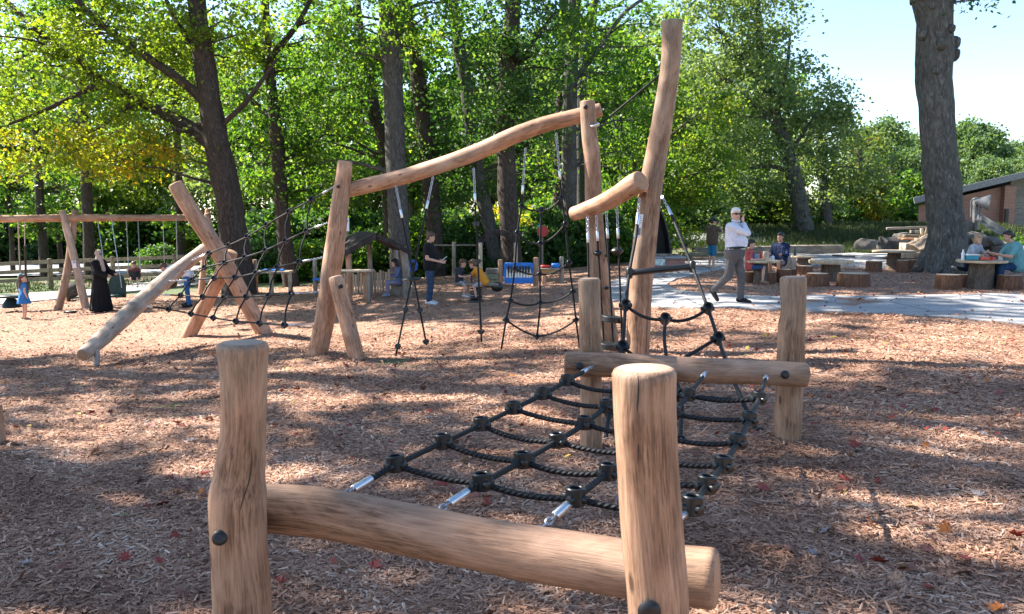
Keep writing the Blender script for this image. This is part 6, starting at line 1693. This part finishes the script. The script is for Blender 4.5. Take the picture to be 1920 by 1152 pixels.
# toddler in the bucket swing
b_ = P(253, 525, 24.6)
person('toddler sitting in the black bucket swing', b_ + Vector((0, -.02, -.30)), R(20), .6, dict(SIT, knl=(.14, -.30, .60), knr=(-.14, -.30, .60), anl=(.15, -.50, .36), anr=(-.15, -.50, .36), tol=(.17, -.64, .42), tor=(-.17, -.64, .42), pel=(0, 0, .62), hil=(.09, -.02, .62), hir=(-.09, -.02, .62), wrl=(.30, -.12, 1.0), wrr=(-.30, -.12, 1.0), ell=(.27, -.08, .82), elr=(-.27, -.08, .82)), 'skinL', cloth('maroon', (.20, .06, .06)), .7, cloth('navyshort', (.03, .03, .06)), .4, (.55, .5, .5), 'hairB', 'short', 1.5, 0, R(8), 1.05, 1.0, .012, fingers=False)
# adult bending over to the left
g_ = G(354, 576)
person('adult in white top and blue jeans bending over behind the crossed logs', g_, R(-95), .97, dict(neck=(0, -.50, 1.10), head=(0, -.68, 1.10), shl=(.17, -.46, 1.06), shr=(-.17, -.46, 1.06), ell=(.2, -.52, .78), elr=(-.2, -.50, .78), wrl=(.14, -.62, .56), wrr=(-.14, -.60, .56), pel=(0, .0, .97), hil=(.09, .02, .93), hir=(-.09, .02, .93), knl=(.17, .05, .50), knr=(-.15, -.10, .50), anl=(.20, .12, .09), anr=(-.18, -.10, .09), tol=(.22, -.05, .035), tor=(-.2, -.27, .035)), 'skinL', cloth('whitetop', (.62, .64, .70), .06), .6, cloth('jeansblue', (.03, .10, .24), .3), 1.0, (.015, .015, .015), 'hairB', 'short', 1.0, 0, R(50), 1.0, 1.0, .013)
# child inside the hut
g_ = onground((745 - 960) / F * 22.6, 22.6)
person('child in blue-grey clothes sitting on the bench inside the hut', g_ + Vector((.05, 0, 0)), R(-80), .74, dict(SIT, neck=(0, -.08, 1.05), head=(0, -.17, 1.20)), 'skinL', cloth('bluegrey', (.12, .15, .25), .3), 1.9, cloth('lilac', (.26, .24, .33)), .95, (.25, .3, .42), 'hairD', 'bob', 1.25, 0, R(12), 1.0, 1.0, .012, fingers=False)
# two boys on the spring rider
b0 = G(893, 566)
person('boy in an orange tee and grey shorts leaning forward on the spring rider', b0 + Vector((.22, -.05, .11)), R(-105), .70, dict(SIT, neck=(0, -.32, .98), head=(0, -.46, 1.12), shl=(.17, -.30, .92), shr=(-.17, -.30, .92), ell=(.22, -.48, .74), elr=(-.22, -.48, .74), wrl=(.14, -.62, .70), wrr=(-.14, -.62, .70), knl=(.20, -.34, .40), knr=(-.20, -.34, .40), anl=(.22, -.26, .02), anr=(-.22, -.26, .02), tol=(.23, -.42, -.04), tor=(-.23, -.42, -.04)), 'skinL', cloth('orange', (.62, .25, .03), .12), .7, cloth('greyshorts', (.33, .34, .38)), .45, (.04, .04, .05), 'hairB', 'short', 1.28, 0, R(18), 1.05, 1.0, .011)
person('boy in a dark top facing the orange-shirted boy on the spring rider', b0 + Vector((-.42, .14, .12)), R(75), .66, dict(SIT, neck=(0, -.10, 1.03), head=(0, -.16, 1.19), wrl=(.14, -.42, .72), wrr=(-.14, -.42, .72), knl=(.20, -.30, .42), knr=(-.20, -.30, .42), anl=(.22, -.26, .06), anr=(-.22, -.26, .06), tol=(.23, -.42, .0), tor=(-.23, -.42, .0)), 'skinL', cloth('charcoal', (.04, .04, .05)), .7, cloth('palegrey', (.35, .35, .36)), .45, (.5, .5, .5), 'hairB', 'short', 1.3, 0, R(12), 1.0, 1.0, .012, fingers=False)
# man in brown shirt, hands at his face
def cap(t, W, H, HR, S, Rz, hs):
    m = MB(); m.ell(H(0, .01, .05), (.092 * S, .108 * S, .085 * S), 14, 0, HR); m.ell(H(0, -.12, .035), (.07 * S, .09 * S, .012 * S), 10, 0, HR); remesh(m, 'cap', cloth('navycap', (.012, .018, .05)), t, .011, 2)
g_ = G(1334, 505)
person('person in brown shirt, blue shorts and navy cap holding hands to the face', g_, R(115), .90, dict(ell=(.20, -.26, 1.25), wrl=(.08, -.20, 1.52), elr=(-.20, -.26, 1.25), wrr=(-.08, -.20, 1.52)), 'skinM', cloth('brown', (.085, .06, .042)), .7, cloth('blueshorts', (.02, .14, .24)), .5, (.4, .3, .22), 'hairD', 'short', 1.0, 0, 0, 1.12, 1.0, .014, cap, hand_dirs={'l': (0, -.2, 1), 'r': (0, -.2, 1)}, fingers=False)
# picnickers on the left
g_ = onground((1405 - 960) / F * 20.95, 20.95)
person('child in a red shirt sitting at the picnic table behind the walking man', g_, R(70), .80, dict(SIT), 'skinL', cloth('redshirt', (.42, .09, .08)), .7, cloth('blueshort', (.04, .08, .18)), .45, (.3, .18, .12), 'hairD', 'short', 1.2, 0, R(10), 1.0, 1.0, .012, fingers=False)
g_ = onground((1463 - 960) / F * 21.7, 21.7)
person('boy in a navy long-sleeved top sitting at the picnic table', g_, R(-38), .90, dict(SIT, head=(0, -.06, 1.23)), 'skinM', cloth('navy', (.012, .022, .06)), 1.95, cloth('patterned', (.20, .14, .13), .7), .45, (.05, .05, .05), 'hairD', 'short', 1.1, R(-12), R(4), 1.05, 1.0, .012)
# girl and woman at the right table
g_ = onground((1822 - 960) / F * 20.2, 20.2)
person('fair-haired girl in a grey tee leaning on the right picnic table', g_, R(25), .74, dict(pel=(-.06, .04, .86), neck=(0, -.14, 1.30), head=(.0, -.20, 1.46), shl=(.17, -.13, 1.24), shr=(-.17, -.13, 1.24), ell=(.26, -.24, 1.0), elr=(-.24, -.24, 1.0), wrl=(.16, -.42, .98), wrr=(-.14, -.42, .98), hil=(.03, .04, .82), hir=(-.15, .04, .82), knl=(.04, -.04, .42), anl=(.05, .04, .08), tol=(.06, -.12, .03), knr=(-.22, .02, .50), anr=(-.58, .10, .58), tor=(-.72, .12, .60)), 'skinL', cloth('greytee', (.38, .41, .47)), .7, cloth('darkjeans', (.02, .028, .05)), 1.0, (.35, .33, .33), 'hairF', 'bob', 1.3, R(-12), R(6), 1.0, 1.0, .0115, fingers=False)
g_ = onground((1908 - 960) / F * 19.55, 19.55)
person('dark-haired woman in a teal tee and jeans seated at the right table', g_, R(-92), .96, dict(SIT, neck=(0, -.14, 1.08), head=(0, -.27, 1.24), shl=(.19, -.12, 1.02), shr=(-.19, -.12, 1.02), ell=(.25, -.30, .76), elr=(-.25, -.30, .76), wrl=(.15, -.58, .82), wrr=(-.13, -.58, .84)), 'skinM', cloth('teal', (.13, .31, .33), .1), .75, cloth('jeansdark', (.02, .055, .13), .3), 1.0, (.015, .015, .015), 'hairD', 'lowbun', 1.05, 0, R(10), 1.22, 1.12, .0125)
